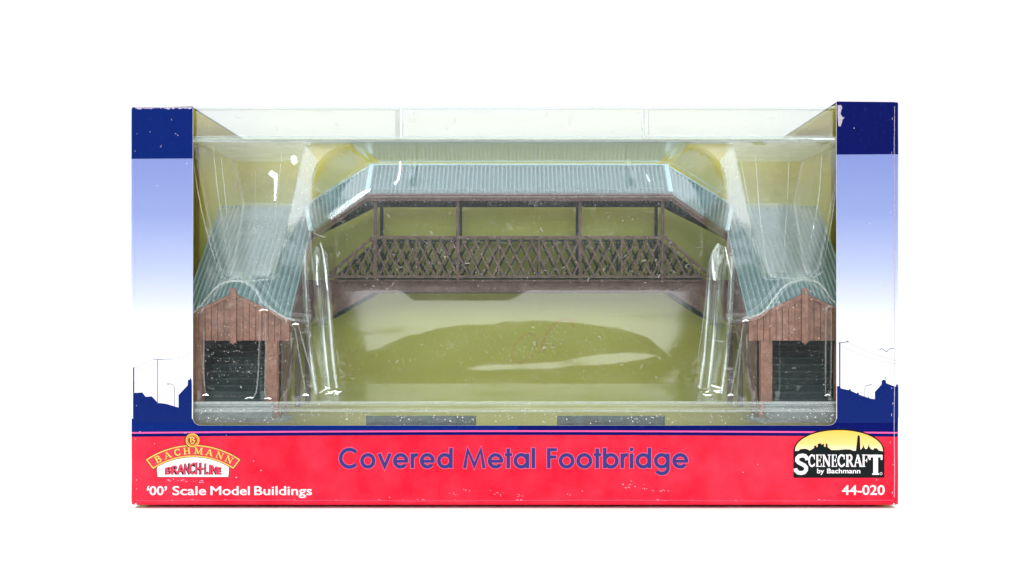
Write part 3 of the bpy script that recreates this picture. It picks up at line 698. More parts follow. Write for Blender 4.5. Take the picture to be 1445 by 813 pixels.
# stair roofs
WC = 410.0; WHI = 82.5; WHO = 74.0
ZGP, ZGE, YG = 27.5, -12.0, 24.0
def wingZ(u, t):
    """u: offset from the ridge (inner side negative), t: 0 gable .. 1 back"""
    hw = WHI if u < 0 else WHO
    return lerp(ZGP + (ZGE - ZGP) * abs(u) / WHI, VZR, t)
for sx in (-1, 1):
    m = MB(); rows = []
    P = 7.4; n = int((WHI + WHO) / P * 10)
    for k in range(25):
        t = k / 24; r = []
        for i in range(n + 1):
            u = -WHI + (WHI + WHO) * i / n
            h = 1.05 * rib(u / P) + .7 * noise.noise(Vector((u * .05, t * 5, sx)))
            r.append((CXB + sx * (WC + u), lerp(YG, RY, t) - h * .62, wingZ(u, t) + h * .75))
        rows.append(r)
    m.grid(rows if sx > 0 else [r[::-1] for r in rows])
    o = m.build('stair_roof', M['corr'], bridge); add_solid(o)
    m = MB()                                        # far slope over the landing
    rows = [[(CXB + sx * x, lerp(RY, FY, t) , lerp(VZR, VZE, t) + 1.3 * math.cos(2 * PI * x / 7.4)) for x in [VXR + (WC + WHO - VXR) * i / 90 for i in range(91)]] for t in (0, .5, 1)]
    m.grid(rows); add_solid(m.build('landing_roof', M['corr'], bridge))
    # thin bargeboard along the inner eave
    m = MB(); x = CXB + sx * (WC - WHI)
    m.prism_yz([(YG, ZGE - 1), (RY, VZR - 4), (RY, VZR - 12), (YG, ZGE - 9)], x - 1, x + 1); fix(m.build('fascia', M['brown'], bridge))
    # gable
    gb = MB(); c = CXB + sx * WC; zb = -41.0; hw = 77.0
    def gz(u): return ZGP - 4.5 - abs(u) * (ZGP - ZGE) / WHI
    gb.prism_xz([(c - hw, zb), (c + hw, zb), (c + hw, gz(hw)), (c, gz(0)), (c - hw, gz(hw))], 27.5, 29.5, 1)
    nb = 17
    for i in range(nb):
        a = -hw + 2 * hw * i / nb + .45; b = -hw + 2 * hw * (i + 1) / nb - .45
        y0 = 26.2 + random.uniform(0, .5)
        gb.prism_xz([(c + a, zb - random.uniform(.1, .9)), (c + b, zb - .4), (c + b, gz(b)), (c + (0 if a < 0 < b else b), gz(0) if a < 0 < b else gz(b)), (c + a, gz(a))] if a < 0 < b else
                    [(c + a, zb - random.uniform(.1, .9)), (c + b, zb - .4), (c + b, gz(b)), (c + a, gz(a))], y0, 28, 0)
    g = fix(gb.build('gable_board', [M['wood'], M['groove']], bridge))
    m = MB()
    for q in (-1, 1):
        m.prism_xz([(c, ZGP - .5), (c + q * (hw + 2.5), gz(hw) + 3.6), (c + q * (hw + 2.5), gz(hw) - .6), (c, ZGP - 5.2)], 23.6, 27)
        m.box(c + q * hw - 3, c + q * hw + 3, 24.2, 27.3, zb - 1, gz(hw) - 1)
    fix(m.build('bargeboard', M['wood'], g))
    m = MB(); m.box(c - 4.4, c + 4.4, 22.6, 28, zb - 3, ZGP + 2); m.prism_xz([(c - 4.2, ZGP + 2), (c + 4.2, ZGP + 2), (c + 3, ZGP + 6.5), (c - 3, ZGP + 6.5)], 22.8, 27.8)
    m.prism_xz([(c - 4, zb - 3), (c + 4, zb - 3), (c, zb - 6)], 22.8, 27.6)
    fix(m.build('finial', M['wood'], g))
    # door posts
    for q in (-1, 1):
        m = MB(); m.box(c + q * 46, c + q * 62, 28, 42, -151, zb + 1); m.box(c + q * 44.5, c + q * 63.5, 27.2, 43, -152, -144); m.build('door_post', M['wood'], bridge)
    # stair flight
    m = MB(); ns = 12
    for i in range(ns):
        y = 40 + i * 12.3; z = -127 + i * 9.6
        m.box(c - 53, c + 53, y, y + 13.5, z - 12, z - 2.2, 0)
        m.box(c - 53, c + 53, y - 1.6, y + 13.2, z - 2.2, z, 1)
    m.build('staircase', [M['step'], M['tread']], bridge)
    # walls closing the flight
    for q, h in ((-1, 66), (1, 66)):
        x = c + q * h
        m = MB()
        top = (lambda Y: lerp(ZGE if q * sx < 0 else ZGE + 4, VZR, (Y - YG) / (RY - YG)) - 10)
        m.prism_yz([(42, -151), (42, top(42)), (RY - 8, top(RY - 8)), (RY - 8, -32), (176, -32), (70, -126), (70, -151)], x - 1.4, x + 1.4)
        fix(m.build('stair_wall', M['brown'], bridge))
        m = MB(); m.bar((x, 0, 0), (x, 0, 1), 1, 1) if False else None
        m.prism_yz([(34, -140), (34, -124), (196, 4), (196, -12)], x - q * -2.2 - 1.5, x - q * -2.2 + 1.5); fix(m.build('stringer', M['rail'], bridge))
    # dark sheets added as the shade inside the stair opening
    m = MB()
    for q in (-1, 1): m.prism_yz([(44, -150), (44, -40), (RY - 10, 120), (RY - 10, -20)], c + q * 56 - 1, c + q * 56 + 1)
    m.box(c - 63, c + 63, RY - 6, RY - 4, -30, VZR - 26); fix(m.build('stair_shade', M['dark'], bridge))
    # landing and its trestle legs
    m = MB(); m.box(c - 92 if sx > 0 else c - 66, c + 66 if sx > 0 else c + 92, 186, 268, -22, -16); m.build('landing', M['step'], bridge)
    for (dx, y) in ((-60, 184), (60, 184), (-60, 262), (60, 262)):
        m = MB(); m.box(c + dx - 4, c + dx + 4, y - 4, y + 4, -151, -22); m.build('leg', M['brown'], bridge)
    # foot slab; the floor's reflection of the stairs is built into its shape
    m = MB(); m.box(c - 78, c + 78, 20, 66, -158, -152.2); m.box(c - 57, c + 57, 18, 40, -152, -129.5); m.build('foot_slab_reflection', M['slab'], bridge)

# fascia boards along the eaves
FH = 11.5
def fascia(y, sgn):
    m = MB()
    m.box(CXB - XE, CXB + XE, y - 1.4, y + 1.4, EZ - FH, EZ - .6)
    m.box(CXB - XE, CXB + XE, y - 2.6, y - 1.4, EZ - 2.4, EZ + .4)
    for i in range(int(2 * XE / PITCH)):
        x = CXB - XE + (i + .5) * PITCH; m.box(x - .9, x + .9, y - 2.3, y - 1.4, EZ - 8.6, EZ - 6.6, 1)
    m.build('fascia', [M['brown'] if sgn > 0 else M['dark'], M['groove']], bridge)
    for sx in (-1, 1):
        ve = VXE if sgn > 0 else VXF
        m = MB(); a, b = CXB + sx * XE, CXB + sx * ve
        m.prism_xz([(a, EZ - .6), (b, VZE - .6), (b, VZE - FH - 2), (a, EZ - FH)], y - 1.4, y + 1.4)
        m.prism_xz([(a, EZ + .4), (b, VZE + .4), (b, VZE - 2.6), (a, EZ - 2.4)], y - 2.6, y - 1.4)
        for i in range(16):
            t = (i + .5) / 16; x = lerp(a, b, t); z = lerp(EZ, VZE, t) - 7.6; m.box(x - .9, x + .9, y - 2.3, y - 1.4, z - 1, z + 1, 1)
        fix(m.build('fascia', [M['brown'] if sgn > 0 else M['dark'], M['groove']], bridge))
fascia(NY + 1, 1); fascia(FY - 1, -1)  # far fascia likewise darkened, shade put into its colour
# dark boarding under the roof (ceiling) so the underside reads as one dark band
PNY, PFY = 188.0, 267.0
# posts, railings, beams
DZ = 47.0
HRZ = (440 - 335) * (1 + PNY / CAMD)
for y, mt in ((PNY, 'rail'), (PFY, 'dark')):  # far row takes the dark colour, its shade painted in
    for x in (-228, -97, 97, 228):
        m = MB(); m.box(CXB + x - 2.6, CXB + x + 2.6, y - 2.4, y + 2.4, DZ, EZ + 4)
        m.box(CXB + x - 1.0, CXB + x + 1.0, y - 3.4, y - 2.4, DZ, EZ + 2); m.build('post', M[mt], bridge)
    hx, ex = 234.0, 306.0; zb = DZ + 8.5
    # lattice panel
    m = MB()
    def ztop(x): return HRZ if abs(x) < hx else lerp(HRZ, zb, (abs(x) - hx) / (ex - hx))
    P, sl = 18.1, 2.0
    for sg in (1, -1):
        yy = y + sg * .9
        k = -ex - 80
        while k < ex + 80:
            # line: x = k + sg*(z-zb)/sl ; clip inside
            pts = []
            for i in range(61):
                z = zb + (HRZ - zb) * i / 60; x = k + sg * (z - zb) / sl
                if abs(x) < ex and z <= ztop(x) + .01: pts.append((x, z))
            if len(pts) > 2:
                (xa, za), (xb, zb2) = pts[0], pts[-1]
                m.bar((CXB + xa, yy, za), (CXB + xb, yy, zb2), 2.9, 1.6)
            k += P
    for x in (-163, -32, 32, 163): m.box(CXB + x - 1.3, CXB + x + 1.3, y - 1.5, y + 1.9, zb, HRZ)
    r = m.build('lattice_railing', M[mt], bridge)
    m = MB()
    m.bar((CXB - hx, y, HRZ), (CXB + hx, y, HRZ), 4.2, 6)
    for sx in (-1, 1): m.bar((CXB + sx * (hx - 1), y + .1, HRZ), (CXB + sx * ex, y + .1, zb), 4.0, 5.6)
    m.build('handrail', M[mt], r)
    m = MB(); m.bar((CXB - ex, y, zb), (CXB + ex, y, zb), 4.2, 5); m.build('bottom_rail', M[mt], r)
    # beam with flanges and haunches
    m = MB()
    zt, zl = DZ + 2.5, (440 - 412.5) * (1 + 183 / CAMD)
    e2 = 338.0
    m.box(CXB - e2, CXB + e2, y - 6, y + 3, zt - 2, zt + .8)
    m.prism_xz([(CXB - e2, zt - 2.1), (CXB - e2, -24), (CXB - 300, -8), (CXB - 232, zl), (CXB + 240, zl), (CXB + 300, -8), (CXB + e2, -24), (CXB + e2, zt - 2.1)], y - 2.5, y + 2.4)
    m.box(CXB - 232, CXB + 240, y - 4.2, y + 2.5, zl - .4, zl + 2.0)
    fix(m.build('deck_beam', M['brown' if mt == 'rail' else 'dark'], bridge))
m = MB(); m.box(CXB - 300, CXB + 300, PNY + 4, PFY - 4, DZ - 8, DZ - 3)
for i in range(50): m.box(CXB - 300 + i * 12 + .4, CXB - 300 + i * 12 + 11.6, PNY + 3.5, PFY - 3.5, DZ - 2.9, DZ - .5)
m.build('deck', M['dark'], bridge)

# ================================================================== BLISTER
MOUND = [(-20, -20), (300, -14), (331, -11), (345, -4), (361, 14), (374, 33), (386, 42), (400, 46), (414, 44), (426, 36), (441, 18), (458, 0), (480, -9), (560, -11)]
def mound(a):
    return sum(interp(MOUND, a + d) for d in (-6, -3, 0, 3, 6)) / 5
def edge_center(Z):
    e = 298.0 + 5 * noise.noise(Vector((Z * .012, 0, 9)))
    if Z > 178: 
        k = clamp((Z - 178) / 62); e = 298 - 62 + 62 * math.sqrt(max(0, 1 - k * k))
    if Z < -60: e -= (-60 - Z) * .14
    return e
def zone(X, Z):
    """how far the sheet has been tilted above this height: broad ripples in the plastic"""
    wob = 2.2 * noise.noise(Vector((X * .05, Z * .02, 1))) + 5 * noise.noise(Vector((X * .012, 0, 6)))
    zl = interp([(-300, -74), (-235, -62), (-188, -44), (-122, -25), (21, -13), (153, -22), (205, -45), (250, -90), (300, -90)], X) + wob
    zu = 33 - 16 * sm(-190, -160, X) * sm(20, -20, X)
    h = clamp(zu - Z, 0, max(0, zu - zl))
    a = interp([(-110, -88), (-60, -84), (20, -80), (60, -77), (110, -67), (170, -64), (215, -69)], X); b = interp([(-110, -88), (-60, -92), (20, -90), (60, -88), (110, -84), (170, -78), (215, -71)], X)
    a += wob * .5; b += wob * .5
    if a > b: h += clamp(a - Z, 0, a - b)
    return h
def pocket(a, Z):
    top = clamp((Z - 45) / 185, 0, 1.2); eL, eR = lerp(427, 466, top), lerp(352, 312, top)
    return sm(0, 13, eL - a) * sm(0, 13, a - eR) * sm(46, 60, Z)
def body(X, Z):
    a = abs(X - CXB); right = X > 0
    zm = mound(a)
    B = 9 + 24 * sm(0, 8, Z - zm)
    B = min(B, 40)
    # stepped draft beside the stair towers
    if Z < 120:
        B += 26 * sm(0, 9, (322 + (Z + 112) * .02) - a) * sm(-14, -30, Z)
    f = B
    # pocket over the stair roof
    top = clamp((Z - 45) / 185, 0, 1.2)
    eL, eR = lerp(427, 466, top), lerp(352, 312, top)
    mp = pocket(a, Z)
    Rp = min(203 + .10 * (Z - 180), 36 + 1.30 * (Z - 47))
    f = max(f, B + (Rp - B) * mp)
    # recess in front of the span
    Ze = EZ - max(0, a - XE) * .70; Zr = RZ - max(0, a - XE) * .61
    t = clamp((Z - (Ze - 5)) / (Zr - Ze + 5))
    Rc = 154 + .065 * clamp(182 - Z, 0, 142) + 61 * t + 18 * sm(2, 9, Z - Zr)
    mc = sm(0, 13, edge_center(Z) - a)
    if a < 292 and Z < 60: Rc -= (.128 + .022 * noise.noise(Vector((X * .016, Z * .03, 4)))) * zone(X - CXB, Z) * sm(292, 222, a)
    fc = B + (Rc - B) * mc
    if 296 < a < 345 and Z > 50: fc -= 1.6 * math.cos((a - 320) * .9) * sm(50, 90, Z) * sm(296, 302, a) * sm(345, 336, a)
    f = max(f, fc)
    # two short tabs that press on the level roof
    for xt in (-166, 178):
        d = X - xt
        if abs(d) < 16 and Z > 196: f -= 16 * math.exp(-(d / 5.2) ** 2) * sm(196, 214, Z)
    # vertical beads in front of the towers
    for xb, w, z0 in ((363 if not right else 366, 3.2, 12), (455 if not right else 441, 3.4, 6)):
        d = a - xb
        if abs(d) < 12 and Z < z0 + 4: f -= 5.0 * math.exp(-(d / w) ** 2) * sm(z0 + 2, z0 - 8, Z)
    d = a - (316 - (Z + 15) * .16)
    if abs(d) < 10 and Z < -8: f -= 5 * math.exp(-(d / 3.0) ** 2) * sm(-8, -18, Z)
    q = 1 - .75 * mc
    f += q * (.8 * noise.noise(Vector((X * .02, Z * .02, 0))) + .22 * noise.noise(Vector((X * .09, Z * .07, 2)))) + (1 - q) * .5 * noise.noise(Vector((X * .012, Z * .02, 3)))
    cr = sm(45, 10, math.hypot(a - 285, Z + 108)); 
    if cr > 0: f += cr * 5 * noise.noise(Vector((X * .11, Z * .16, 5)))
    return max(f, 4.5)
def dust(o):
    m = MB(); rr = random.Random(21)
    def disc(x, y, z, r, n=6):
        ph = rr.random() * 6
        m.add([(x + r * rr.uniform(.6, 1.1) * math.cos(ph + 2 * PI * k / n), y, z + r * rr.uniform(.6, 1.1) * math.sin(ph + 2 * PI * k / n)) for k in range(n)], [tuple(range(n))])
    clusters = [(rr.uniform(-440, 430), rr.uniform(-105, 225), rr.uniform(14, 60), rr.randint(10, 60)) for _ in range(34)]
    clusters += [(30, -52, 34, 120), (120, -40, 60, 140), (-110, -66, 40, 110), (-20, 10, 120, 120), (-405, -80, 34, 100), (412, -70, 40, 60), (60, 120, 120, 110), (-260, -20, 40, 90)]
    for cx, cz, sd, n in clusters:
        for _ in range(int(n * 1.6)):
            x, z = rr.gauss(cx, sd), rr.gauss(cz, sd * .7)
            if not (-452 < x < 444 and -108 < z < 238): continue
            r = .25 + .52 * rr.random() ** 3
            disc(x, body(x, z) - .7, z, r)
    for _ in range(900):
        x, z = rr.uniform(-455, 446), rr.uniform(-108, 238); disc(x, body(x, z) - .7, z, .28 + .6 * rr.random() ** 3)
    for _ in range(420):                                     # along the lower flange and its lip
        x = rr.uniform(-455, 446); z = rr.choice([rr.uniform(-158, -129), rr.gauss(-150, 5)]); disc(x, 3.2, clamp(z, -159, -128), .3 + .8 * rr.random() ** 2)
    for _ in range(240):
        x = rr.uniform(-455, 446); disc(x, 2.6, rr.uniform(246, 284), .25 + .5 * rr.random() ** 2)
    for _ in range(46):                                      # lint
        x, z = rr.uniform(-300, 300), rr.uniform(-105, 150); a = rr.uniform(0, 6.3); L = rr.uniform(2, 8); c = rr.uniform(-.16, .16); L_, R_ = [], []
        for k in range(7):
            y = body(x, z) - .9; L_.append((x - math.sin(a) * .3, y, z + math.cos(a) * .3)); R_.append((x + math.sin(a) * .3, y, z - math.cos(a) * .3))
            x += math.cos(a) * L / 6; z += math.sin(a) * L / 6; a += c * 3
        m.grid([L_, R_], 0, False)
    d = m.build('dust', M['dust'], o); tag(d, kind='stuff')
LS = Vector((-.62, -.30, .62)); RS = Vector((.66, -.36, .50))     # where the two strip lamps hang
def blister():
    m = MB()
    xs = [-536 + (527 + 536) * i / 440 for i in range(441)]
    ZT, ZLG, ZF = 286.0, 242.5, -112.0
    # front flange with a shallow raised centre
    def fl(x, z): return 4.6 + 4.5 * (1 - sm(-176, -164, x) * sm(188, 176, x)) + .7 * noise.noise(Vector((x * .018, z * .05, 4)))
    m.grid([[(x, fl(x, z), z + .9 * noise.noise(Vector((x * .01, 0, 8)))) for x in xs] for z in [ZT - (ZT - ZLG) * k / 10 for k in range(11)]])
    # ledge running back over the roof
    bt = [body(x, ZLG - 1) for x in xs]
    m.grid([[(x, lerp(fl(x, ZLG), b, t), ZLG - 1.0 * t + .5 * noise.noise(Vector((x * .02, t * 2.5, 3)))) for x, b in zip(xs, bt)] for t in [k / 14 for k in range(15)]])
    zs = [ZLG - 1 - (ZLG - 1 - ZF) * k / 176 for k in range(177)]
    f0 = len(m.f)
    m.grid([[(x, body(x, z), z) for x in xs] for z in zs])
    # floor of the recess and the lower flange
    bb = [body(x, ZF) for x in xs]
    m.grid([[(x, lerp(b, 8.0, t), lerp(ZF, -128, t) + 1.2 * noise.noise(Vector((x * .015, t * 2, 7))) * math.sin(PI * t)) for x, b in zip(xs, bb)] for t in [k / 14 for k in range(15)]])
    m.grid([[(x, 8 - 2.6 * sm(-133, -137, z) + .5 * noise.noise(Vector((x * .02, z * .06, 12))), z) for x in xs] for z in [-128 - 36 * k / 12 for k in range(13)]])
    # top sheet over the box
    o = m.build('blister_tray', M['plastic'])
    at = o.data.attributes.new('scuff_and_veil', 'FLOAT', 'POINT')  # milky reflection veil painted on pockets, ribs and lower flange
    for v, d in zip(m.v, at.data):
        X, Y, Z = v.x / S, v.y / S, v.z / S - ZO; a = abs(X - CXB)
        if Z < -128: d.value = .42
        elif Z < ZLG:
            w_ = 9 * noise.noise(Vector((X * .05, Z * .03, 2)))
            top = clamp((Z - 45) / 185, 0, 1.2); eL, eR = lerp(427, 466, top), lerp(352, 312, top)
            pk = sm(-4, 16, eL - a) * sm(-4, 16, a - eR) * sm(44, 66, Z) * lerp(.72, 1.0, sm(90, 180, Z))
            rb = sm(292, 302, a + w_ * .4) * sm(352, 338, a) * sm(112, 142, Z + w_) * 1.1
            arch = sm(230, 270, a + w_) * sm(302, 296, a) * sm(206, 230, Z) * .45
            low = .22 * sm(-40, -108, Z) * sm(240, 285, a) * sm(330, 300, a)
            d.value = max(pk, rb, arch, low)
    tag(o, 'clear moulded plastic tray in the carton window holding the bridge', 'plastic tray')
    m = MB()
    m.grid([[(x, y, 287.2 + 1.2 * noise.noise(Vector((x * .006, y * .01, 2)))) for x in [WXL + 1 + (WXR - WXL - 2) * i / 60 for i in range(61)]] for y in [3 + 292 * k / 16 for k in range(17)]])
    m.build('top_sheet', M['film'], o)
    m = MB()
    X0, X1 = WXL + .5, WXR - .5
    def line(y, z, r, wob=.5): m.tube([(x, y, z + wob * noise.noise(Vector((x * .012, z, 0)))) for x in [X0 + (X1 - X0) * i / 80 for i in range(81)]], r, 8)
    line(2.5, 288.6, 1.6); line(3.5, 242.8, 3.0)
    line(4.5, 247.6, 1.3); line(4, -129.0, 2.0); line(4, -140.5, 1.6)
    m.build('moulded_bead', M['bead'], o)
    dust(o)
    # moulded creases
    m = MB()
    def pxl(pts, Y=None):
        out = []
        for p in pts:
            Yv = p[2] if len(p) > 2 else Y; out.append(wpt(p[0], p[1], Yv))
        return out
    def spline(pts, n=8):
        P = [Vector(p) for p in pts]; out = []
        for i in range(len(P) - 1):
            a, b, c, d = P[max(i - 1, 0)], P[i], P[i + 1], P[min(i + 2, len(P) - 1)]
            for k in range(n):
                t = k / n; out.append(tuple(.5 * ((2 * b) + (c - a) * t + (2 * a - 5 * b + 4 * c - d) * t * t + (3 * b - a - 3 * c + d) * t ** 3)))
        out.append(tuple(P[-1])); return out
    def crease(pts, r, Y=None, taper=None): m.tube(spline(pxl(pts, Y)), r, 8, 0, taper)
    crease([(273, 441), (286, 428), (300, 411), (314, 400), (330, 396.5), (346, 399), (360, 409), (369, 425), (384, 437), (402, 448), (416, 452)], 1.5, 8)
    crease([(1048, 449), (1064, 446), (1080, 438), (1090, 424), (1104, 407), (1120, 398), (1138, 395), (1154, 399), (1166, 411), (1174, 423), (1182, 428)], 1.5, 8)
    fade = lambda t: .35 + .65 * math.sin(PI * clamp(t, .05, .95))
    for pts in ([(274, 236, 20), (283, 290, 20), (297, 346, 24), (311, 391, 26)], [(301, 206, 20), (306, 260, 22), (316, 330, 26), (324, 388, 28)],
                [(312, 222, 60), (320, 300, 60), (326, 380, 34)], [(360, 236, 110), (360, 320, 90), (358, 388, 38)],
                [(398, 216, 30), (391, 280, 30), (385, 350, 30), (379, 394, 28)], [(424, 215, 40), (416, 280, 38), (407, 330, 36)],
                [(1181, 260, 20), (1172, 320, 20), (1160, 384, 26)], [(1160, 212, 30), (1155, 280, 30), (1140, 360, 30)], [(1114, 214, 100), (1110, 300, 90), (1104, 388, 38)],
                [(1066, 220, 40), (1072, 300, 38), (1084, 384, 30)], [(1045, 226, 40), (1052, 262, 40), (1064, 330, 40)]):
        crease(pts, 1.0, None, fade)
    crease([(311, 391, 26), (322, 395, 28), (340, 397, 30), (362, 396, 30), (379, 394, 28)], 1.1)
    crease([(1083, 384, 30), (1092, 391, 30), (1120, 393, 30), (1148, 391, 30), (1160, 384, 26)], 1.1)
    # line hugging the roof
    crease([(432, 291, 214), (470, 264, 214), (505, 240, 216), (522, 231, 218), (560, 229.5, 218), (735, 229.5, 218), (905, 229.5, 218), (946, 230.5, 218), (985, 252, 216), (1020, 273, 214), (1046, 289, 212)], 1.3)
    crease([(528, 268, 158), (640, 268.5, 158), (735, 267.5, 158), (850, 268.5, 158), (936, 267, 158)], .6)
    # beads down the tower fronts and along the draft walls
    for pts in ([(367, 438, 6), (366, 480, 6), (364, 530, 6), (360, 557, 7), (350, 562, 8)], [(374, 442, 6), (375, 500, 6), (374, 556, 6), (381, 563, 8)], [(288, 468, 7), (287, 520, 7), (290, 556, 7)],
                [(1166, 432, 6), (1165, 500, 6), (1165, 558, 7)], [(1173, 432, 6), (1173, 500, 6), (1172, 558, 7)],
                [(416, 462, 9), (422, 500, 9), (432, 556, 9)], [(421, 458, 22), (432, 500, 22), (450, 558, 20)], [(1049, 458, 9), (1042, 500, 9), (1031, 556, 9)],
                                [(999, 380, 130), (994, 440, 126), (984, 512, 120)], [(1005, 384, 120), (1000, 450, 116), (990, 520, 108)], [(1047, 470, 20), (1040, 556, 20)]):
        crease(pts, 1.15, None, fade)
    for pts, r in (([(447, 347, 84), (450, 400, 84), (456, 470, 82), (464, 550, 74)], 8.5), ([(459, 352, 118), (463, 420, 116), (469, 500, 108), (475, 548, 98)], 5.5), ([(430, 350, 50), (432, 420, 48), (438, 500, 44), (446, 556, 36)], 5),
                   ([(1018, 345, 84), (1014, 400, 84), (1008, 470, 82), (1000, 550, 74)], 9.5), ([(1004, 360, 118), (1000, 420, 116), (994, 500, 108), (987, 548, 98)], 5.5), ([(1033, 352, 50), (1031, 420, 48), (1025, 500, 44), (1018, 556, 36)], 5)):
        m.tube(spline(pxl(pts)), r, 20, 1, lambda t: math.sqrt(clamp(t / .16)) * (1 - .25 * t))
    # flange ends
    for x in (565, 908): crease([(x, 152, 4), (x + .6, 175, 4), (x, 196, 3.5)], 1.0)
    m.build('moulded_crease', [M['bead'], M['bevel']], o)
    # short bevels that catch the strip lamps
    def glint(axis, widths, lamp, bow=.10):
        """a ribbon of plastic along axis (px, px, depth), turned to face half way between lens and lamp, slightly crowned"""
        ax = [Vector(wpt(*p)) for p in axis]; n = len(ax); P0 = ax[n // 2]
        P = V(*P0); v = (V(0, -CAMD, 0) - P).normalized(); l = (lamp - P).normalized(); h = (v + l).normalized()
        sx_, sz_ = h.x / -h.y, h.z / -h.y                    # dY/dX, dY/dZ of the facet
        rows = []
        for i, p in enumerate(ax):
            d = (ax[min(i + 1, n - 1)] - ax[max(i - 1, 0)]); d = Vector((d.x, d.z)).normalized(); nn = Vector((-d.y, d.x)); r = []
            for k in range(9):
                q = (k / 4 - 1); ox, oz = nn.x * q * widths[i] / 2, nn.y * q * widths[i] / 2
                X, Z = p.x + ox, p.z + oz
                r.append((X, P0.y + (X - P0.x) * sx_ + (Z - P0.z) * sz_ + bow * .13 * widths[i] * q * q, Z))
            rows.append(r)
        m = MB(); m.grid(rows); m.build('moulded_bevel', M['bevel'], o)
    glint([(436, 325, 140), (441, 322, 140), (460, 309, 140), (480, 296, 140), (500, 284, 140), (516, 273.5, 140), (524, 268.5, 140)], [6, 12.5, 14, 14, 13.5, 10, 4], LS)
    glint([(1024, 316, 140), (1004, 303, 140), (984, 290, 140), (966, 279, 140)], [2, 4, 4, 1.5], RS, .2)
    glint([(442, 346, 90), (444, 362, 90), (447, 385, 90), (450, 402, 90)], [4, 9, 11, 6], LS, .2)
    glint([(451, 342, 90), (455, 356, 90), (459, 380, 90), (463, 410, 90)], [4, 8, 8, 4], RS, .25)
    glint([(1017, 343, 80), (1012, 357, 80), (1009, 376, 80), (1007, 396, 80)], [4, 17, 19, 8], RS, .12)
    glint([(1024, 348, 70), (1027, 366, 70), (1031, 390, 70)], [3, 7, 3], RS, .2)
    glint([(564, 226, 120), (564, 242, 120), (562, 254, 120), (557, 260, 120)], [3, 4.5, 5.5, 7], LS, .1)
    glint([(912, 246, 120), (914, 252, 120), (917, 257, 120)], [3, 5.5, 5], RS, .1)
    glint([(376, 244, 60), (384, 250, 60), (389, 262, 60), (390, 284, 60)], [14, 17, 9, 4], LS, .12)
    glint([(1156, 246, 30), (1153, 262, 30), (1149, 290, 30), (1146, 324, 30)], [5, 8, 9, 5], RS, .12)
    glint([(412, 220, 60), (415, 226, 60), (418, 232, 60)], [8, 11, 8], LS, .12)
    glint([(565, 153, 3), (565.5, 170, 3), (566, 184, 3), (566.5, 194, 3)], [5, 7, 6, 3], LS, .4)
    glint([(907, 156, 3), (907, 172, 3), (908, 186, 3), (908, 194, 3)], [2, 4, 5, 3], RS, .4)
    for x, y, w_, lp in ((290, 557, 6, LS), (431, 557, 7, LS), (352, 561, 5, RS), (378, 562, 6, LS), (1031, 557, 7, RS), (1168, 557, 5, RS), (417, 457, 7, LS), (1052, 452, 7, RS), (372, 437, 5, RS)):
        glint([(x - 5, y + 1.5, 5), (x - 2, y + .2, 5), (x + 1, y - .2, 5), (x + 5, y + 1, 5)], [.8, w_ * .34, w_ * .36, .8], lp, .15)
    rr = random.Random(5)
    for cx, lp in ((465, LS), (1003, RS)):
        for _ in range(9):
            x, y = cx + rr.uniform(-16, 16), 550 + rr.uniform(-6, 8); a = rr.uniform(-.5, .5); L = rr.uniform(3, 8)
            glint([(x - L, y - L * a, 60), (x, y + 1, 60), (x + L, y + L * a, 60)], [.8, rr.uniform(1.5, 3), .6], rr.choice([LS, RS]), .2)
    return o
blister()

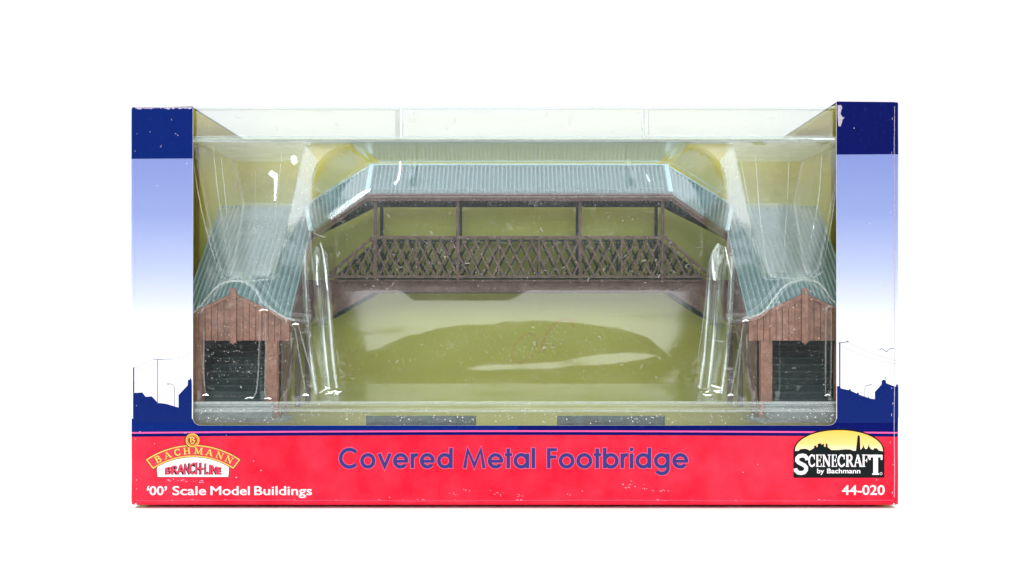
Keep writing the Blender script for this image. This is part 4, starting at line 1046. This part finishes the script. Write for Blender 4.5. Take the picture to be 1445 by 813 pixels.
# ================================================================== LIGHT, WORLD, CAMERA
w = bpy.data.worlds.new('World'); sc.world = w; w.use_nodes = True
nt = w.node_tree; nt.nodes.clear()
tc = nt.nodes.new('ShaderNodeTexCoord'); sp = nt.nodes.new('ShaderNodeSeparateXYZ'); rp = nt.nodes.new('ShaderNodeValToRGB')
mp = nt.nodes.new('ShaderNodeMapRange'); mp.inputs[1].default_value = -1; mp.inputs[2].default_value = 1
bg = nt.nodes.new('ShaderNodeBackground'); ou = nt.nodes.new('ShaderNodeOutputWorld')
nt.links.new(tc.outputs['Generated'], sp.inputs[0]); nt.links.new(sp.outputs['Y'], mp.inputs[0]); nt.links.new(mp.outputs[0], rp.inputs[0])
nt.links.new(rp.outputs[0], bg.inputs[0]); nt.links.new(bg.outputs[0], ou.inputs[0])
cr = rp.color_ramp; cr.elements[0].position = .28; cr.elements[0].color = (.06, .062, .065, 1); cr.elements[1].position = .60; cr.elements[1].color = (1.06, 1.06, 1.06, 1)
bg.inputs[1].default_value = 1.0

def area(name, loc, target, sx, sy, radiance, color=(1, 1, 1)):
    l = bpy.data.lights.new(name, 'AREA'); l.shape = 'RECTANGLE'; l.size = sx; l.size_y = sy
    l.energy = radiance * PI * sx * sy; l.color = color
    o = bpy.data.objects.new(name, l); col.objects.link(o); o.location = loc
    d = Vector(target) - Vector(loc); o.rotation_euler = d.to_track_quat('-Z', 'Y').to_euler(); return o
C0 = (0, .04, .09)
area('front_softbox', (0, -.64, .295), (0, 0, .10), 1.1, .25, 3.7)
area('left_strip', LS, C0, .075, .50, 19.0)
area('right_strip', RS, C0, .09, .50, 11.0)
area('overhead_fill', (0, .12, .95), (0, .12, 0), 2.6, 1.3, 2.4)  # unseen lamp, added to lift the table to clear white

cam = bpy.data.cameras.new('camera'); co = bpy.data.objects.new('camera', cam); col.objects.link(co)
co.location = V(0, -CAMD, 0); co.rotation_euler = (PI / 2, 0, 0)
cam.sensor_width = 36; cam.lens = 36 * CAMD / 1445
cam.shift_x = (722.5 - VX) / 1445; cam.shift_y = (VY - 406.5) / 1445
cam.clip_start = .01; cam.clip_end = 50
sc.camera = co
sc.view_settings.view_transform = 'Standard'; sc.view_settings.look = 'None'; sc.view_settings.exposure = 0; sc.view_settings.gamma = 1
sc.cycles.transparent_max_bounces = 32; sc.cycles.max_bounces = 10; sc.cycles.use_denoising = True; sc.cycles.denoising_prefilter = 'ACCURATE'
